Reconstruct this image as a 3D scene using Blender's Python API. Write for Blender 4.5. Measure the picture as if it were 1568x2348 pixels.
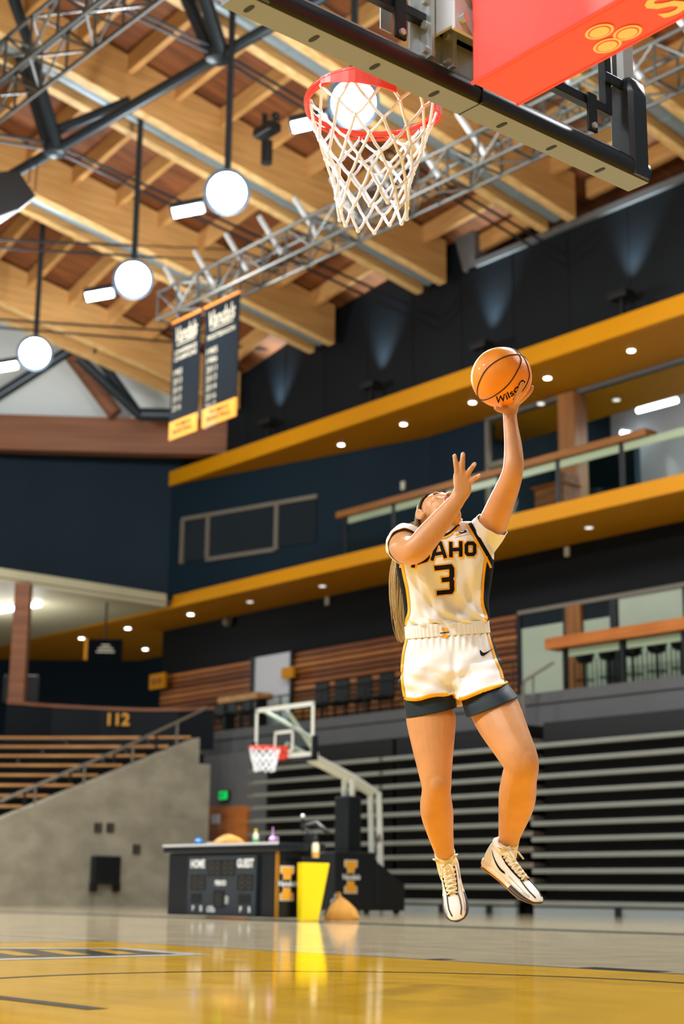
import bpy, bmesh, math, random
from mathutils import Vector, Matrix
from mathutils.bvhtree import BVHTree
from mathutils.geometry import tessellate_polygon

random.seed(7)
for o in list(bpy.data.objects):
    bpy.data.objects.remove(o)
scene = bpy.context.scene
col = scene.collection

# ---------------------------------------------------------------- camera
FPX = 3530.0
TILT = math.radians(13.9)
ROLL = math.radians(0.634)
CAMZ = 0.31
cam_data = bpy.data.cameras.new('camera')
cam = bpy.data.objects.new('camera', cam_data)
col.objects.link(cam)
cam.matrix_world = (Matrix.Translation((0, 0, CAMZ)) @ Matrix.Rotation(math.pi / 2 + TILT, 4, 'X')
                    @ Matrix.Rotation(ROLL, 4, 'Z'))
cam_data.sensor_fit = 'VERTICAL'
cam_data.sensor_height = 36
cam_data.sensor_width = 24
cam_data.lens = FPX / 2348 * 36
cam_data.clip_end = 200
cam_data.dof.use_dof = True
cam_data.dof.focus_distance = 5.72
cam_data.dof.aperture_fstop = 2.6
scene.camera = cam

# ---------------------------------------------------------------- world, exposure
world = bpy.data.worlds.new('hall_ambient')
scene.world = world
world.use_nodes = True
world.node_tree.nodes['Background'].inputs[0].default_value = (0.80, 0.90, 1.0, 1)
world.node_tree.nodes['Background'].inputs[1].default_value = 0.28
vs = scene.view_settings
vs.view_transform = 'Standard'
vs.look = 'None'
vs.gamma = 1
vs.use_curve_mapping = False
vs.exposure = 0.13

# ---------------------------------------------------------------- court frame: origin under the rim, u along the court, v across it
TH = math.radians(-40.16)
RIM = Vector((.094, 4.985))
U2 = Vector((math.sin(TH), math.cos(TH)))
V2 = Vector((math.cos(TH), -math.sin(TH)))
UD = Vector((U2.x, U2.y, 0)); VD = Vector((V2.x, V2.y, 0)); ZD = Vector((0, 0, 1))


def C(u, v, z=0.0):
    p = RIM + U2 * u + V2 * v
    return Vector((p.x, p.y, z))


def spot(name, loc, target, power, size_deg, blend=.5, radius=.3, color=(1, 1, 1)):
    d = bpy.data.lights.new(name, 'SPOT')
    d.energy = power; d.spot_size = math.radians(size_deg); d.spot_blend = blend
    d.shadow_soft_size = radius; d.color = color
    o = bpy.data.objects.new(name, d)
    col.objects.link(o)
    o.location = loc
    o.rotation_euler = (Vector(target) - Vector(loc)).to_track_quat('-Z', 'Y').to_euler()
    return o


# high floodlights in view (fixtures modelled further down), then added unseen ones
FLOODS = [(23.2, 11.16, 11.0), (18.51, 10.52, 11.0), (14.51, 9.68, 11.0), (11.05, 9.33, 11.0)]
for i, (u, v, z) in enumerate(FLOODS):
    spot('flood_lamp', C(u, v, z - .45), C(u - 7, v - 9, 0), 3600, 130, .6, .3, (.93, .97, 1))
for i, (u, v, p) in enumerate([(5.5, 9.2, 3800), (0.0, 9.2, 3400), (14, -10, 3000), (7, -10, 3400), (0.5, -10, 3500), (-4.5, -7, 1900)]):  # unseen floods without fixtures, added to light the court and the player
    spot('flood_lamp', C(u, v, 11.0), C(u * .75 + 1, v * .15, .6), p, 120, .6, .35, (.97, .98, 1))

for (u, v, z) in FLOODS + [(7.0, 9.2, 11.0), (2.0, 9.2, 11.0), (14, -9, 11.0), (7, -9, 11.0)]:  # bare point lamps added as fill, to brighten the roof
    d = bpy.data.lights.new('roof_fill', 'POINT'); d.energy = 560; d.shadow_soft_size = .35; d.color = (.95, .98, 1)
    o = bpy.data.objects.new('roof_fill', d); col.objects.link(o); o.location = C(u, v, z - .75)

# ---------------------------------------------------------------- helpers
def lin(c):
    out = []
    for x in c:
        x = x / 255.0
        out.append(x / 12.92 if x <= .04045 else ((x + .055) / 1.055) ** 2.4)
    return tuple(out)


def mat(name, rgb, rough=.6, metal=0.0, var=0.0, vscale=5.0, stretch=(1, 1, 1), bump=0.0, bscale=60.0,
        emit=0.0, emit_rgb=None, coat=0.0, rot=0.0, rgb2=None, spec=.5, sss=0.0, sheen=0.0, trans=0.0, alpha=1.0, ior=1.45, detail=4):
    m = bpy.data.materials.new(name)
    m.use_nodes = True
    nt = m.node_tree
    b = nt.nodes['Principled BSDF']
    c = lin(rgb)
    b.inputs['Base Color'].default_value = (*c, 1)
    b.inputs['Roughness'].default_value = rough
    b.inputs['Metallic'].default_value = metal
    b.inputs['Specular IOR Level'].default_value = spec
    b.inputs['IOR'].default_value = ior
    if coat:
        b.inputs['Coat Weight'].default_value = coat
        b.inputs['Coat Roughness'].default_value = .06
    if sss:
        b.inputs['Subsurface Weight'].default_value = sss
        b.inputs['Subsurface Radius'].default_value = (.012, .005, .003)
    if sheen:
        b.inputs['Sheen Weight'].default_value = sheen
    if trans:
        b.inputs['Transmission Weight'].default_value = trans
    if alpha < 1:
        b.inputs['Alpha'].default_value = alpha
    if emit:
        b.inputs['Emission Color'].default_value = (*lin(emit_rgb or rgb), 1)
        b.inputs['Emission Strength'].default_value = emit
    if var or rgb2 or bump:
        tc = nt.nodes.new('ShaderNodeTexCoord')
        mp = nt.nodes.new('ShaderNodeMapping')
        mp.vector_type = 'TEXTURE'
        mp.inputs['Scale'].default_value = tuple(1 / x for x in stretch)
        mp.inputs['Rotation'].default_value = (0, 0, rot)
        nt.links.new(tc.outputs['Object'], mp.inputs['Vector'])
    if var or rgb2:
        n = nt.nodes.new('ShaderNodeTexNoise')
        n.inputs['Scale'].default_value = vscale
        n.inputs['Detail'].default_value = detail
        nt.links.new(mp.outputs[0], n.inputs['Vector'])
        r = nt.nodes.new('ShaderNodeValToRGB')
        r.color_ramp.elements[0].position = .34
        r.color_ramp.elements[1].position = .66
        a = lin(rgb2) if rgb2 else tuple(max(0, x * (1 - var)) for x in c)
        bb = c if rgb2 else tuple(min(1, x * (1 + var)) for x in c)
        r.color_ramp.elements[0].color = (*a, 1)
        r.color_ramp.elements[1].color = (*bb, 1)
        nt.links.new(n.outputs['Fac'], r.inputs[0])
        nt.links.new(r.outputs[0], b.inputs['Base Color'])
    if bump:
        n2 = nt.nodes.new('ShaderNodeTexNoise')
        n2.inputs['Scale'].default_value = bscale
        nt.links.new(mp.outputs[0], n2.inputs['Vector'])
        bp = nt.nodes.new('ShaderNodeBump')
        bp.inputs['Strength'].default_value = bump
        bp.inputs['Distance'].default_value = .01
        nt.links.new(n2.outputs['Fac'], bp.inputs['Height'])
        nt.links.new(bp.outputs[0], b.inputs['Normal'])
    return m


def tag(o, label=None, cat=None, group=None, kind=None):
    if label: o['label'] = label
    if cat: o['category'] = cat
    if group: o['group'] = group
    if kind: o['kind'] = kind
    return o


def wpos(o):
    p = Vector((0, 0, 0))
    while o is not None:
        p = p + o.location
        o = o.parent
    return p


def thing(name, loc, label, cat, group=None):
    o = bpy.data.objects.new(name, None)
    o.empty_display_size = .1
    col.objects.link(o)
    o.location = loc
    return tag(o, label, cat, group)


class MB:
    """collects geometry in world coordinates; build() links it as one mesh object"""
    def __init__(s):
        s.v = []; s.f = []; s.mi = []

    def add(s, verts, faces, mi=0):
        n = len(s.v)
        s.v += [Vector(p) for p in verts]
        for f in faces:
            s.f.append([i + n for i in f]); s.mi.append(mi)
        return s

    def hexa(s, p, mi=0):
        """8 points: bottom ring then top ring"""
        return s.add(p, [(3, 2, 1, 0), (4, 5, 6, 7), (0, 1, 5, 4), (1, 2, 6, 5), (2, 3, 7, 6), (3, 0, 4, 7)], mi)

    def box(s, u0, u1, v0, v1, z0, z1, mi=0):
        return s.hexa([C(u0, v0, z0), C(u1, v0, z0), C(u1, v1, z0), C(u0, v1, z0),
                       C(u0, v0, z1), C(u1, v0, z1), C(u1, v1, z1), C(u0, v1, z1)], mi)

    def wbox(s, c, dx, dy, dz, X=Vector((1, 0, 0)), Y=Vector((0, 1, 0)), Z=ZD, mi=0):
        c = Vector(c)
        pts = []
        for k in (-1, 1):
            for a, b in ((-1, -1), (1, -1), (1, 1), (-1, 1)):
                pts.append(c + X * (a * dx / 2) + Y * (b * dy / 2) + Z * (k * dz / 2))
        return s.hexa(pts, mi)

    def prism(s, poly, d, mi=0):
        """polygon (3D points) extruded by vector d"""
        n = len(poly)
        poly = [Vector(p) for p in poly]; d = Vector(d)
        tris = tessellate_polygon([poly])
        faces = [tuple(t) for t in tris] + [tuple(i + n for i in reversed(t)) for t in tris]
        faces += [(i, (i + 1) % n, (i + 1) % n + n, i + n) for i in range(n)]
        return s.add(poly + [p + d for p in poly], faces, mi)

    def tube(s, path, r, n=8, closed=False, cap=True, mi=0, ref=None):
        path = [Vector(p) for p in path]
        rs = r if isinstance(r, (list, tuple)) else [r] * len(path)
        m = len(path); base = len(s.v)
        pa = None
        for i, p in enumerate(path):
            if closed:
                t = path[(i + 1) % m] - path[i - 1]
            else:
                t = path[min(i + 1, m - 1)] - path[max(i - 1, 0)]
            t.normalize()
            if pa is None:
                a = t.cross(Vector(ref) if ref else (ZD if abs(t.z) < .9 else Vector((1, 0, 0)))).normalized()
            else:
                a = pa - t * pa.dot(t)
                a = a.normalized() if a.length > 1e-6 else t.orthogonal().normalized()
            pa = a
            b = t.cross(a)
            for k in range(n):
                an = 2 * math.pi * k / n
                s.v.append(p + (a * math.cos(an) + b * math.sin(an)) * rs[i])
        for i in range(m if closed else m - 1):
            j = (i + 1) % m
            for k in range(n):
                k2 = (k + 1) % n
                s.f.append([base + i * n + k, base + j * n + k, base + j * n + k2, base + i * n + k2]); s.mi.append(mi)
        if cap and not closed:
            s.f.append([base + k for k in range(n)]); s.mi.append(mi)
            s.f.append([base + (m - 1) * n + k for k in reversed(range(n))]); s.mi.append(mi)
        return s

    def cyl(s, a, b, r, n=16, mi=0, r2=None):
        return s.tube([a, b], [r, r if r2 is None else r2], n, mi=mi)

    def rings(s, rings, closed=True, cap=True, mi=0, mfun=None):
        """rings: list of equal-length point lists"""
        base = len(s.v); n = len(rings[0])
        for rg in rings:
            s.v += [Vector(p) for p in rg]
        for i in range(len(rings) - 1):
            for k in range(n if closed else n - 1):
                k2 = (k + 1) % n
                s.f.append([base + i * n + k, base + i * n + k2, base + (i + 1) * n + k2, base + (i + 1) * n + k])
                s.mi.append(mfun(i, k) if mfun else mi)
        if cap and closed:
            s.f.append([base + k for k in reversed(range(n))]); s.mi.append(mfun(0, 0) if mfun else mi)
            m = (len(rings) - 1) * n
            s.f.append([base + m + k for k in range(n)]); s.mi.append(mfun(len(rings) - 2, 0) if mfun else mi)
        return s

    def lathe(s, center, prof, n=24, axis=ZD, mi=0):
        """prof: list of (radius, height) along axis"""
        ax = Vector(axis).normalized(); a = ax.orthogonal().normalized(); b = ax.cross(a)
        c = Vector(center)
        return s.rings([[c + ax * h + (a * math.cos(2 * math.pi * k / n) + b * math.sin(2 * math.pi * k / n)) * r
                         for k in range(n)] for r, h in prof], mi=mi)

    def ellipsoid(s, c, ax, n=20, m=12, mi=0):
        """ax: three axis vectors (with their radii)"""
        c = Vector(c); a, b, d = [Vector(x) for x in ax]
        rg = []
        for i in range(m + 1):
            t = math.pi * (i + .02) / (m + .04)
            rg.append([c + d * -math.cos(t) + (a * math.cos(2 * math.pi * k / n) + b * math.sin(2 * math.pi * k / n)) * math.sin(t) for k in range(n)])
        return s.rings(rg, mi=mi)

    def build(s, name, mats, parent=None, smooth=False, bevel=0.0, fix=True):
        xs = [p.x for p in s.v]; ys = [p.y for p in s.v]; zs = [p.z for p in s.v]
        org = Vector(((min(xs) + max(xs)) / 2, (min(ys) + max(ys)) / 2, min(zs)))
        me = bpy.data.meshes.new(name)
        me.from_pydata([p - org for p in s.v], [], s.f)
        if not isinstance(mats, (list, tuple)): mats = [mats]
        for m in mats: me.materials.append(m)
        me.polygons.foreach_set('material_index', s.mi)
        if fix:
            bm = bmesh.new(); bm.from_mesh(me)
            bmesh.ops.recalc_face_normals(bm, faces=bm.faces)
            bm.to_mesh(me); bm.free()
        if smooth:
            me.polygons.foreach_set('use_smooth', [True] * len(me.polygons))
            if smooth != 'all':
                try: me.set_sharp_from_angle(angle=math.radians(40))
                except Exception: pass
        me.update()
        o = bpy.data.objects.new(name, me)
        col.objects.link(o)
        if parent is not None:
            o.parent = parent
            o.location = org - wpos(parent)
        else:
            o.location = org
        if bevel:
            md = o.modifiers.new('bevel', 'BEVEL'); md.width = bevel; md.segments = 2; md.limit_method = 'ANGLE'
        return o


_txt = {}
def text_mesh(body, bold=0.0):
    """2D triangulated text: verts (x,y) centred, height of capitals about 1"""
    key = (body, bold)
    if key in _txt: return _txt[key]
    cu = bpy.data.curves.new('t', 'FONT'); cu.body = body; cu.align_x = 'CENTER'; cu.offset = bold; cu.resolution_u = 3
    o = bpy.data.objects.new('t', cu); col.objects.link(o)
    bpy.context.view_layer.update()
    dg = bpy.context.evaluated_depsgraph_get()
    me = bpy.data.meshes.new_from_object(o.evaluated_get(dg))
    vs_ = [v.co.copy() for v in me.vertices]; fs_ = [tuple(p.vertices) for p in me.polygons]
    bpy.data.objects.remove(o); bpy.data.curves.remove(cu); bpy.data.meshes.remove(me)
    ys = [v.y for v in vs_]; y0, y1 = min(ys), max(ys)
    xs = [v.x for v in vs_]; xc = (min(xs) + max(xs)) / 2
    h = y1 - y0
    vs_ = [((v.x - xc) / h, (v.y - y0) / h) for v in vs_]
    _txt[key] = (vs_, fs_)
    return _txt[key]


def text_flat(name, body, org, X, Y, height, m, parent, bold=.0, width=None, shear=0.0, lift=.003):
    """flat lettering on a surface: org = bottom centre, X reading direction, Y up"""
    v_, f_ = text_mesh(body, bold)
    X = Vector(X).normalized(); Y = Vector(Y).normalized(); N = X.cross(Y)
    w = max(x for x, y in v_) - min(x for x, y in v_)
    sx = (width / w) if width else height
    mb = MB().add([Vector(org) + X * ((x + shear * (y - .5)) * (sx)) + Y * (y * height) + N * lift for x, y in v_], f_)
    return mb.build(name, m, parent, fix=False)


def ray(px, py):
    u = px - 784; v = py - 1174
    a = u * math.cos(ROLL) + v * math.sin(ROLL); b = -u * math.sin(ROLL) + v * math.cos(ROLL)
    return Vector((a / FPX, math.cos(TILT) + b / FPX * math.sin(TILT), math.sin(TILT) - b / FPX * math.cos(TILT)))


EYE = Vector((0, 0, CAMZ))
def on_u(px, py, u):
    q = ray(px, py); s = (u + RIM.dot(U2)) / q.xy.dot(U2); return EYE + q * s
def on_v(px, py, v):
    q = ray(px, py); s = (v + RIM.dot(V2)) / q.xy.dot(V2); return EYE + q * s
def on_z(px, py, z):
    q = ray(px, py); return EYE + q * ((z - CAMZ) / q.z)
def on_y(px, py, y):
    q = ray(px, py); return EYE + q * (y / q.y)
def uv(p):
    d = Vector(p).xy - RIM; return d.dot(U2), d.dot(V2)
# ================================================================ materials of the hall
ORD = ['first', 'second', 'third', 'fourth', 'fifth', 'sixth', 'seventh', 'eighth', 'ninth', 'tenth', 'eleventh', 'twelfth', 'thirteenth']
RV = -TH                       # local x runs along v
M = {}
M['glulam'] = mat('glulam_wood', (212, 166, 104), .55, rgb2=(186, 138, 80), vscale=3, stretch=(.25, 4, 9), rot=RV)
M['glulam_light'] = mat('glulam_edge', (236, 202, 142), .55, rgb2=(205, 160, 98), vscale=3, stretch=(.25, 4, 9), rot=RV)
M['purlin'] = mat('purlin_wood', (206, 158, 96), .6, rgb2=(182, 134, 78), vscale=3, stretch=(6, .4, 6), rot=RV)
M['deck'] = mat('roof_deck_wood', (132, 78, 40), .65, rgb2=(98, 56, 28), vscale=2, stretch=(.4, 3, 1), rot=RV)
M['band'] = mat('red_brown_glulam', (142, 92, 62), .6, rgb2=(118, 74, 50), vscale=2, stretch=(.15, 1, 6))
M['duct'] = mat('grey_duct_metal', (142, 158, 166), .42, .35)
M['steel'] = mat('dark_steel_paint', (34, 44, 52), .38, .2)
M['alu'] = mat('truss_aluminium', (78, 78, 74), .45, .6)
M['galv'] = mat('bright_aluminium', (196, 200, 200), .35, .6)
M['wall_dark'] = mat('charcoal_wall_paint', (12, 19, 24), .6, spec=.25, var=.12, vscale=1.2, stretch=(1, 1, .15))
M['wall_navy'] = mat('navy_wall_paint', (13, 33, 45), .65, spec=.2, var=.06, vscale=.6)
M['wall_black'] = mat('black_wall_paint', (11, 14, 15), .6, spec=.2, var=.08, vscale=1)
M['wall_white'] = mat('white_gable_paint', (234, 238, 234), .7, var=.03, vscale=.5)
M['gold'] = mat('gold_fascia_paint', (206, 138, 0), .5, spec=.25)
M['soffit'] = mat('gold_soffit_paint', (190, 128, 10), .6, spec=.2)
M['cream'] = mat('cream_soffit_paint', (186, 180, 148), .6, var=.03, vscale=.6)
M['grey_wall'] = mat('grey_parapet_paint', (92, 92, 92), .6, var=.05, vscale=2)
M['concrete'] = mat('board_marked_concrete', (166, 159, 139), .75, rgb2=(140, 134, 116), vscale=1.6, stretch=(1, 1, 1.5), bump=.3, bscale=9, detail=8)
M['slat'] = mat('slat_wall_wood', (176, 106, 50), .5, rgb2=(128, 72, 32), vscale=2.2, stretch=(4, .5, 6), rot=RV)
M['slat_b'] = mat('slat_wall_wood_light', (196, 128, 62), .5, rgb2=(160, 96, 44), vscale=2.2, stretch=(4, .5, 6), rot=RV)
M['slat_c'] = mat('slat_wall_wood_dark', (138, 78, 36), .5, rgb2=(104, 56, 26), vscale=2.2, stretch=(4, .5, 6), rot=RV)
M['post_wood'] = mat('golden_post_wood', (150, 94, 34), .5, rgb2=(124, 76, 28), vscale=2, stretch=(4, 4, .4))
M['slat_gap'] = mat('slat_wall_backing', (48, 28, 16), .7)
M['rail_wood'] = mat('drink_rail_wood', (190, 112, 40), .45, rgb2=(168, 94, 32), vscale=2, stretch=(5, .5, 5), rot=RV)
M['rail_dark'] = mat('terrace_rail_wood', (146, 92, 28), .5, rgb2=(124, 76, 24), vscale=2, stretch=(5, .5, 5), rot=RV)
M['bench'] = mat('bench_wood', (204, 150, 84), .45, rgb2=(178, 124, 64), vscale=2, stretch=(.4, 5, 5))
M['white_paint'] = mat('white_paint', (206, 208, 212), .5)
M['black'] = mat('black_plastic', (14, 16, 18), .45)
M['black_pad'] = mat('black_vinyl_pad', (18, 21, 24), .35)
M['blackmetal'] = mat('black_metal', (22, 25, 27), .4, .3)
M['bleach_edge'] = mat('bleacher_seat_edge', (122, 124, 114), .42, var=.04, vscale=2)
M['bleach_dark'] = mat('bleacher_black', (8, 9, 10), .6)
M['tread'] = mat('bleacher_base_metal', (150, 158, 156), .3, .3)
M['panel'] = mat('frosted_panel', (150, 164, 134), .35)
M['frost'] = mat('frosted_glass', (170, 180, 158), .3, var=.06, vscale=1)
M['glass'] = mat('clear_glass', (235, 245, 240), .03, trans=1.0, ior=1.05, spec=.5)
M['glass_dark'] = mat('dark_window_glass', (18, 26, 30), .08)
M['frame'] = mat('window_frame_bronze', (120, 112, 98), .45, .2)
M['tube_light'] = mat('tube_lamp', (255, 255, 255), .5, emit=9, emit_rgb=(238, 248, 255))
M['down_light'] = mat('downlight_lens', (255, 255, 255), .5, emit=10, emit_rgb=(255, 250, 242))
M['down_dim'] = mat('downlight_lens_dim', (200, 200, 195), .4, emit=1.2, emit_rgb=(255, 250, 242))
M['flood_lens'] = mat('flood_lens', (255, 255, 255), .5, emit=55, emit_rgb=(236, 250, 255))
M['cream_text'] = mat('cream_lettering', (214, 208, 190), .6)
M['gold_text'] = mat('gold_lettering', (226, 158, 40), .6)
M['banner'] = mat('banner_cloth', (7, 13, 19), .9, spec=.1)
M['banner_text'] = mat('banner_lettering', (150, 142, 124), .8, spec=.1)
M['banner_gold'] = mat('banner_gold_cloth', (200, 136, 48), .8, spec=.1)
M['mat_floor'] = mat('dark_court_line', (46, 54, 56), .22, coat=.5)
M['room_white'] = mat('office_white', (204, 204, 214), .7)

def floor_mat(name, rgb, rgb2):
    m = mat(name, rgb, .2, rgb2=rgb2, vscale=2.2, stretch=(9, .35, 1), rot=RV, coat=.0, spec=.55, detail=6)
    nt = m.node_tree; b = nt.nodes['Principled BSDF']
    tc = nt.nodes.new('ShaderNodeTexCoord')
    n = nt.nodes.new('ShaderNodeTexNoise'); n.inputs['Scale'].default_value = 3.5; n.inputs['Detail'].default_value = 5
    nt.links.new(tc.outputs['Object'], n.inputs['Vector'])
    mr = nt.nodes.new('ShaderNodeMapRange')
    mr.inputs['To Min'].default_value = .035; mr.inputs['To Max'].default_value = .11
    nt.links.new(n.outputs['Fac'], mr.inputs['Value']); nt.links.new(mr.outputs[0], b.inputs['Roughness'])
    n2 = nt.nodes.new('ShaderNodeTexNoise'); n2.inputs['Scale'].default_value = 26
    nt.links.new(tc.outputs['Object'], n2.inputs['Vector'])
    bp = nt.nodes.new('ShaderNodeBump'); bp.inputs['Strength'].default_value = .025; bp.inputs['Distance'].default_value = .004
    nt.links.new(n2.outputs['Fac'], bp.inputs['Height']); nt.links.new(bp.outputs[0], b.inputs['Normal'])
    return m
M['maple'] = floor_mat('maple_floor', (192, 176, 144), (174, 158, 126))
M['lane'] = floor_mat('gold_floor_paint', (222, 170, 22), (206, 154, 16))
M['line'] = floor_mat('dark_floor_paint', (38, 42, 46), (30, 34, 38))
M['line_white'] = floor_mat('white_floor_paint', (214, 214, 206), (200, 200, 192))

# ================================================================ floor
fl = MB().box(-16, 46, -18, 26, -.06, 0).build('floor', M['maple'])
tag(fl, 'pale maple basketball court floor with glossy finish', kind='structure')


def sheet(name, pts, m, z=.0015, parent=fl):
    pts = [C(u, v, z) for u, v in pts]
    tris = tessellate_polygon([pts])
    mb = MB(); mb.add(pts, [tuple(t) for t in tris])
    o = mb.build(name, m, parent, fix=False)
    for p in o.data.polygons:
        pass
    bm = bmesh.new(); bm.from_mesh(o.data)
    for f in bm.faces:
        f.normal_update()
        if f.normal.z < 0: f.normal_flip()
    bm.to_mesh(o.data); bm.free()
    return o


def arc_strip(name, c, r, a0, a1, w, m, z, n=40):
    out = []; inn = []
    for i in range(n + 1):
        a = a0 + (a1 - a0) * i / n
        out.append((c[0] + math.cos(a) * (r + w / 2), c[1] + math.sin(a) * (r + w / 2)))
        inn.append((c[0] + math.cos(a) * (r - w / 2), c[1] + math.sin(a) * (r - w / 2)))
    mb = MB(); mb.add([C(u, v, z) for u, v in out + inn], [(i, i + 1, n + 2 + i, n + 1 + i) for i in range(n)])
    return mb.build(name, m, fl)


LV = 2.02
tag(sheet('lane_paint', [(-4.2, -LV), (-4.2, LV), (4.78, LV), (4.78, -LV)], M['lane']), 'gold painted lane')
sheet('apron_paint', [(-16, -18), (-16, 26), (-1.95, 26), (-1.95, LV), (-4.2, LV), (-4.2, -LV), (-1.95, -LV), (-1.95, -18)], M['lane'], .0012)
sheet('lane_line', [(-4.2, LV), (-4.2, LV + .05), (6.2, LV + .02), (6.2, LV)], M['line'], .0022)
sheet('lane_line', [(-4.2, -LV), (-4.2, -LV - .05), (4.8, -LV - .05), (4.8, -LV)], M['line'], .0022)
sheet('free_throw_line', [(4.76, -LV), (4.76, LV), (4.81, LV), (4.81, -LV)], M['line'], .0022)
sheet('lane_block', [(.53, LV + .03), (.96, LV + .03), (.96, LV + .17), (.53, LV + .17)], M['line'], .0026)
sheet('lane_block', [(1.83, LV + .03), (1.93, LV + .03), (1.93, LV + .17), (1.83, LV + .17)], M['line'], .0026)
arc_strip('restricted_arc', (.0, .0), 1.5, math.radians(-62), math.radians(112), .05, M['line'], .0026)
sheet('hash_mark', [(-.05, -1.03), (.62, -1.03), (.62, -.96), (-.05, -.96)], M['line'], .0028)
sheet('sideline', [(-16, 7.42), (46, 7.42), (46, 7.95), (-16, 7.95)], M['mat_floor'], .0018)
# pointed emblem painted in the lane
sheet('lane_emblem', [(2.8, 1.43), (3.74, 1.51), (4.06, .91), (4.3, -.9), (3.1, -1.2), (2.69, .18)], M['line_white'], .0026)
sheet('lane_emblem', [(2.93, 1.30), (3.62, 1.40), (3.9, .85), (4.1, -.8), (3.2, -1.0), (2.85, .2)], M['line'], .0032)
for k in range(5):
    a = 1.12 - k * .27
    sheet('lane_emblem', [(3.0 + .02 * k, a), (3.58 + .05 * k, a + .17), (3.6 + .05 * k, a + .05), (3.02 + .02 * k, a - .12)], M['lane'], .0038)
sheet('lane_emblem', [(2.76, .25), (3.05, .1), (3.15, -.4), (2.9, -.55)], M['line_white'], .0038)

# ================================================================ side stand (right): walls, parapet, fascias
w = MB().prism([C(7, 18.3, 10.75), C(28.4, 18.3, 10.75), C(28.4, 18.3, 13.4), C(22, 18.3, 13.9), C(17.9, 18.3, 14.2), C(17.55, 18.3, 13.15), C(7, 18.3, 13.15)], VD * .25).build('wall_right', M['wall_dark'])
tag(w, 'tall charcoal wall above the upper gold fascia', kind='structure')
for i in range(13):                    # joints between the tall wall panels
    MB().box(9 + i * 1.5, 9.02 + i * 1.5, 18.285, 18.3, 10.9, 13.1).build('panel_joint', M['black'], w)
MB().box(7, 17.75, 18.22, 18.6, 13.1, 13.24).build('wall_cap', M['grey_wall'], w)
MB().prism([C(17.5, 18.22, 13.1), C(17.85, 18.22, 13.1), C(18.15, 18.22, 14.1), C(17.55, 18.22, 14.1)], VD * .35).build('cap_jamb', M['grey_wall'], w)

def fascia(name, z0, z1, u0, u1, back, label):
    f = MB()
    f.box(u0, u1, 18.0, 18.12, z0, z1)
    o = f.build(name, M['gold'])
    tag(o, label, kind='structure')
    pts = [C(u0, 18.12, z0 + .02)] + [C(u, v, z0 + .02) for u, v in back] + [C(u1, 18.12, z0 + .02)]
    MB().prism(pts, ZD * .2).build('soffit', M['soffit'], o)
    return o
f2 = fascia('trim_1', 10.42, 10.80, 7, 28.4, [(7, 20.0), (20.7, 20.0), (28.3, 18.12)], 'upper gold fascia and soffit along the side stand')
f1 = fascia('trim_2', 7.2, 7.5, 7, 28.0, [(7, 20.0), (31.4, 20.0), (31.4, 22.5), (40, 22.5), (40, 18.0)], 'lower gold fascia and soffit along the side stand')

# upper level back wall: bends from the fascia end to the glazed terrace
wb = MB().prism([C(28.4, 18.05, 7.5), C(20.7, 19.95, 7.5), C(18.9, 19.95, 7.5), C(18.9, 20.2, 7.5), C(20.7, 20.2, 7.5), C(28.4, 18.3, 7.5)], ZD * 2.95).build('wall_upper_terrace', M['wall_navy'])
tag(wb, 'dark navy back wall of the upper terrace', kind='structure')
wdir = (C(20.7, 19.95) - C(28.4, 18.05)).normalized(); wn = Vector((wdir.y, -wdir.x, 0))
def wp(s, z, off=0.0):
    return C(28.4, 18.05, z) + wdir * s + wn * off
def hit_wall(px, py):
    q = ray(px, py); p0 = C(28.4, 18.05); n = wn
    return EYE + q * ((p0 - EYE).xy.dot(n.xy) / q.xy.dot(n.xy))
def wall_s(px, py):
    p = hit_wall(px, py); return (p - C(28.4, 18.05)).xy.dot(wdir.xy), p.z
s0, zt = wall_s(420, 1195); s1, _ = wall_s(478, 1195); s2, _ = wall_s(635, 1165); s3, _ = wall_s(730, 1145)
zt = wall_s(478, 1185)[1]; zb = wall_s(478, 1285)[1]
wd = thing('window_1', wp((s0 + s3) / 2, zb, 0), 'long dark window band with a pale frame on the navy wall', None)
wd['kind'] = 'structure'
def on_wall_box(a, b, z0, z1, t, m, name, par):
    MB().hexa([wp(a, z0), wp(b, z0), wp(b, z0, t), wp(a, z0, t), wp(a, z1), wp(b, z1), wp(b, z1, t), wp(a, z1, t)]).build(name, m, par)
for a, b in ((s0, s1), (s1, s2), (s2, s3)):
    on_wall_box(a + .03, b - .03, zb + .05, zt - .03, .03, M['glass_dark'], 'pane', wd)
fw = .09
on_wall_box(s0, s3, zt - .02, zt + .08, .08, M['frame'], 'window_frame', wd)
on_wall_box(s1, s2, zb - .04, zb + .06, .08, M['frame'], 'window_frame', wd)
for s_ in (s0, s1, s2):
    on_wall_box(s_ - .02, s_ + fw, zb, zt, .08, M['frame'], 'window_frame', wd)

# upper terrace: floor slab, glazed wall with wooden column, room behind
tag(MB().box(7, 21.7, 18.12, 26, 7.3, 7.48).build('wall_upper_slab', M['grey_wall']), 'upper terrace floor slab behind the fascia', kind='structure')
gw = MB().box(7, 18.9, 19.88, 20.02, 10.36, 10.46).build('wall_upper_glazing', M['grey_wall'])
tag(gw, 'glazed wall of the upper terrace under the gold soffit', kind='structure')
for u in (18.85, 18.2, 13.2, 10.4):
    MB().box(u - .04, u + .04, 19.88, 20.0, 7.5, 10.4).build('window_frame', M['frame'], gw)
MB().box(18.2, 18.85, 19.88, 20.0, 9.28, 9.4).build('window_frame', M['frame'], gw)
for a, b in ((18.24, 18.81), (16.68, 18.16), (13.24, 16.2), (10.44, 13.16)):
    MB().box(a, b, 19.92, 19.94, 7.55, 10.36).build('pane', M['glass'], gw)
o = MB().box(16.22, 16.66, 19.75, 20.15, 7.5, 10.4).build('wood_column', M['post_wood'])
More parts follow.
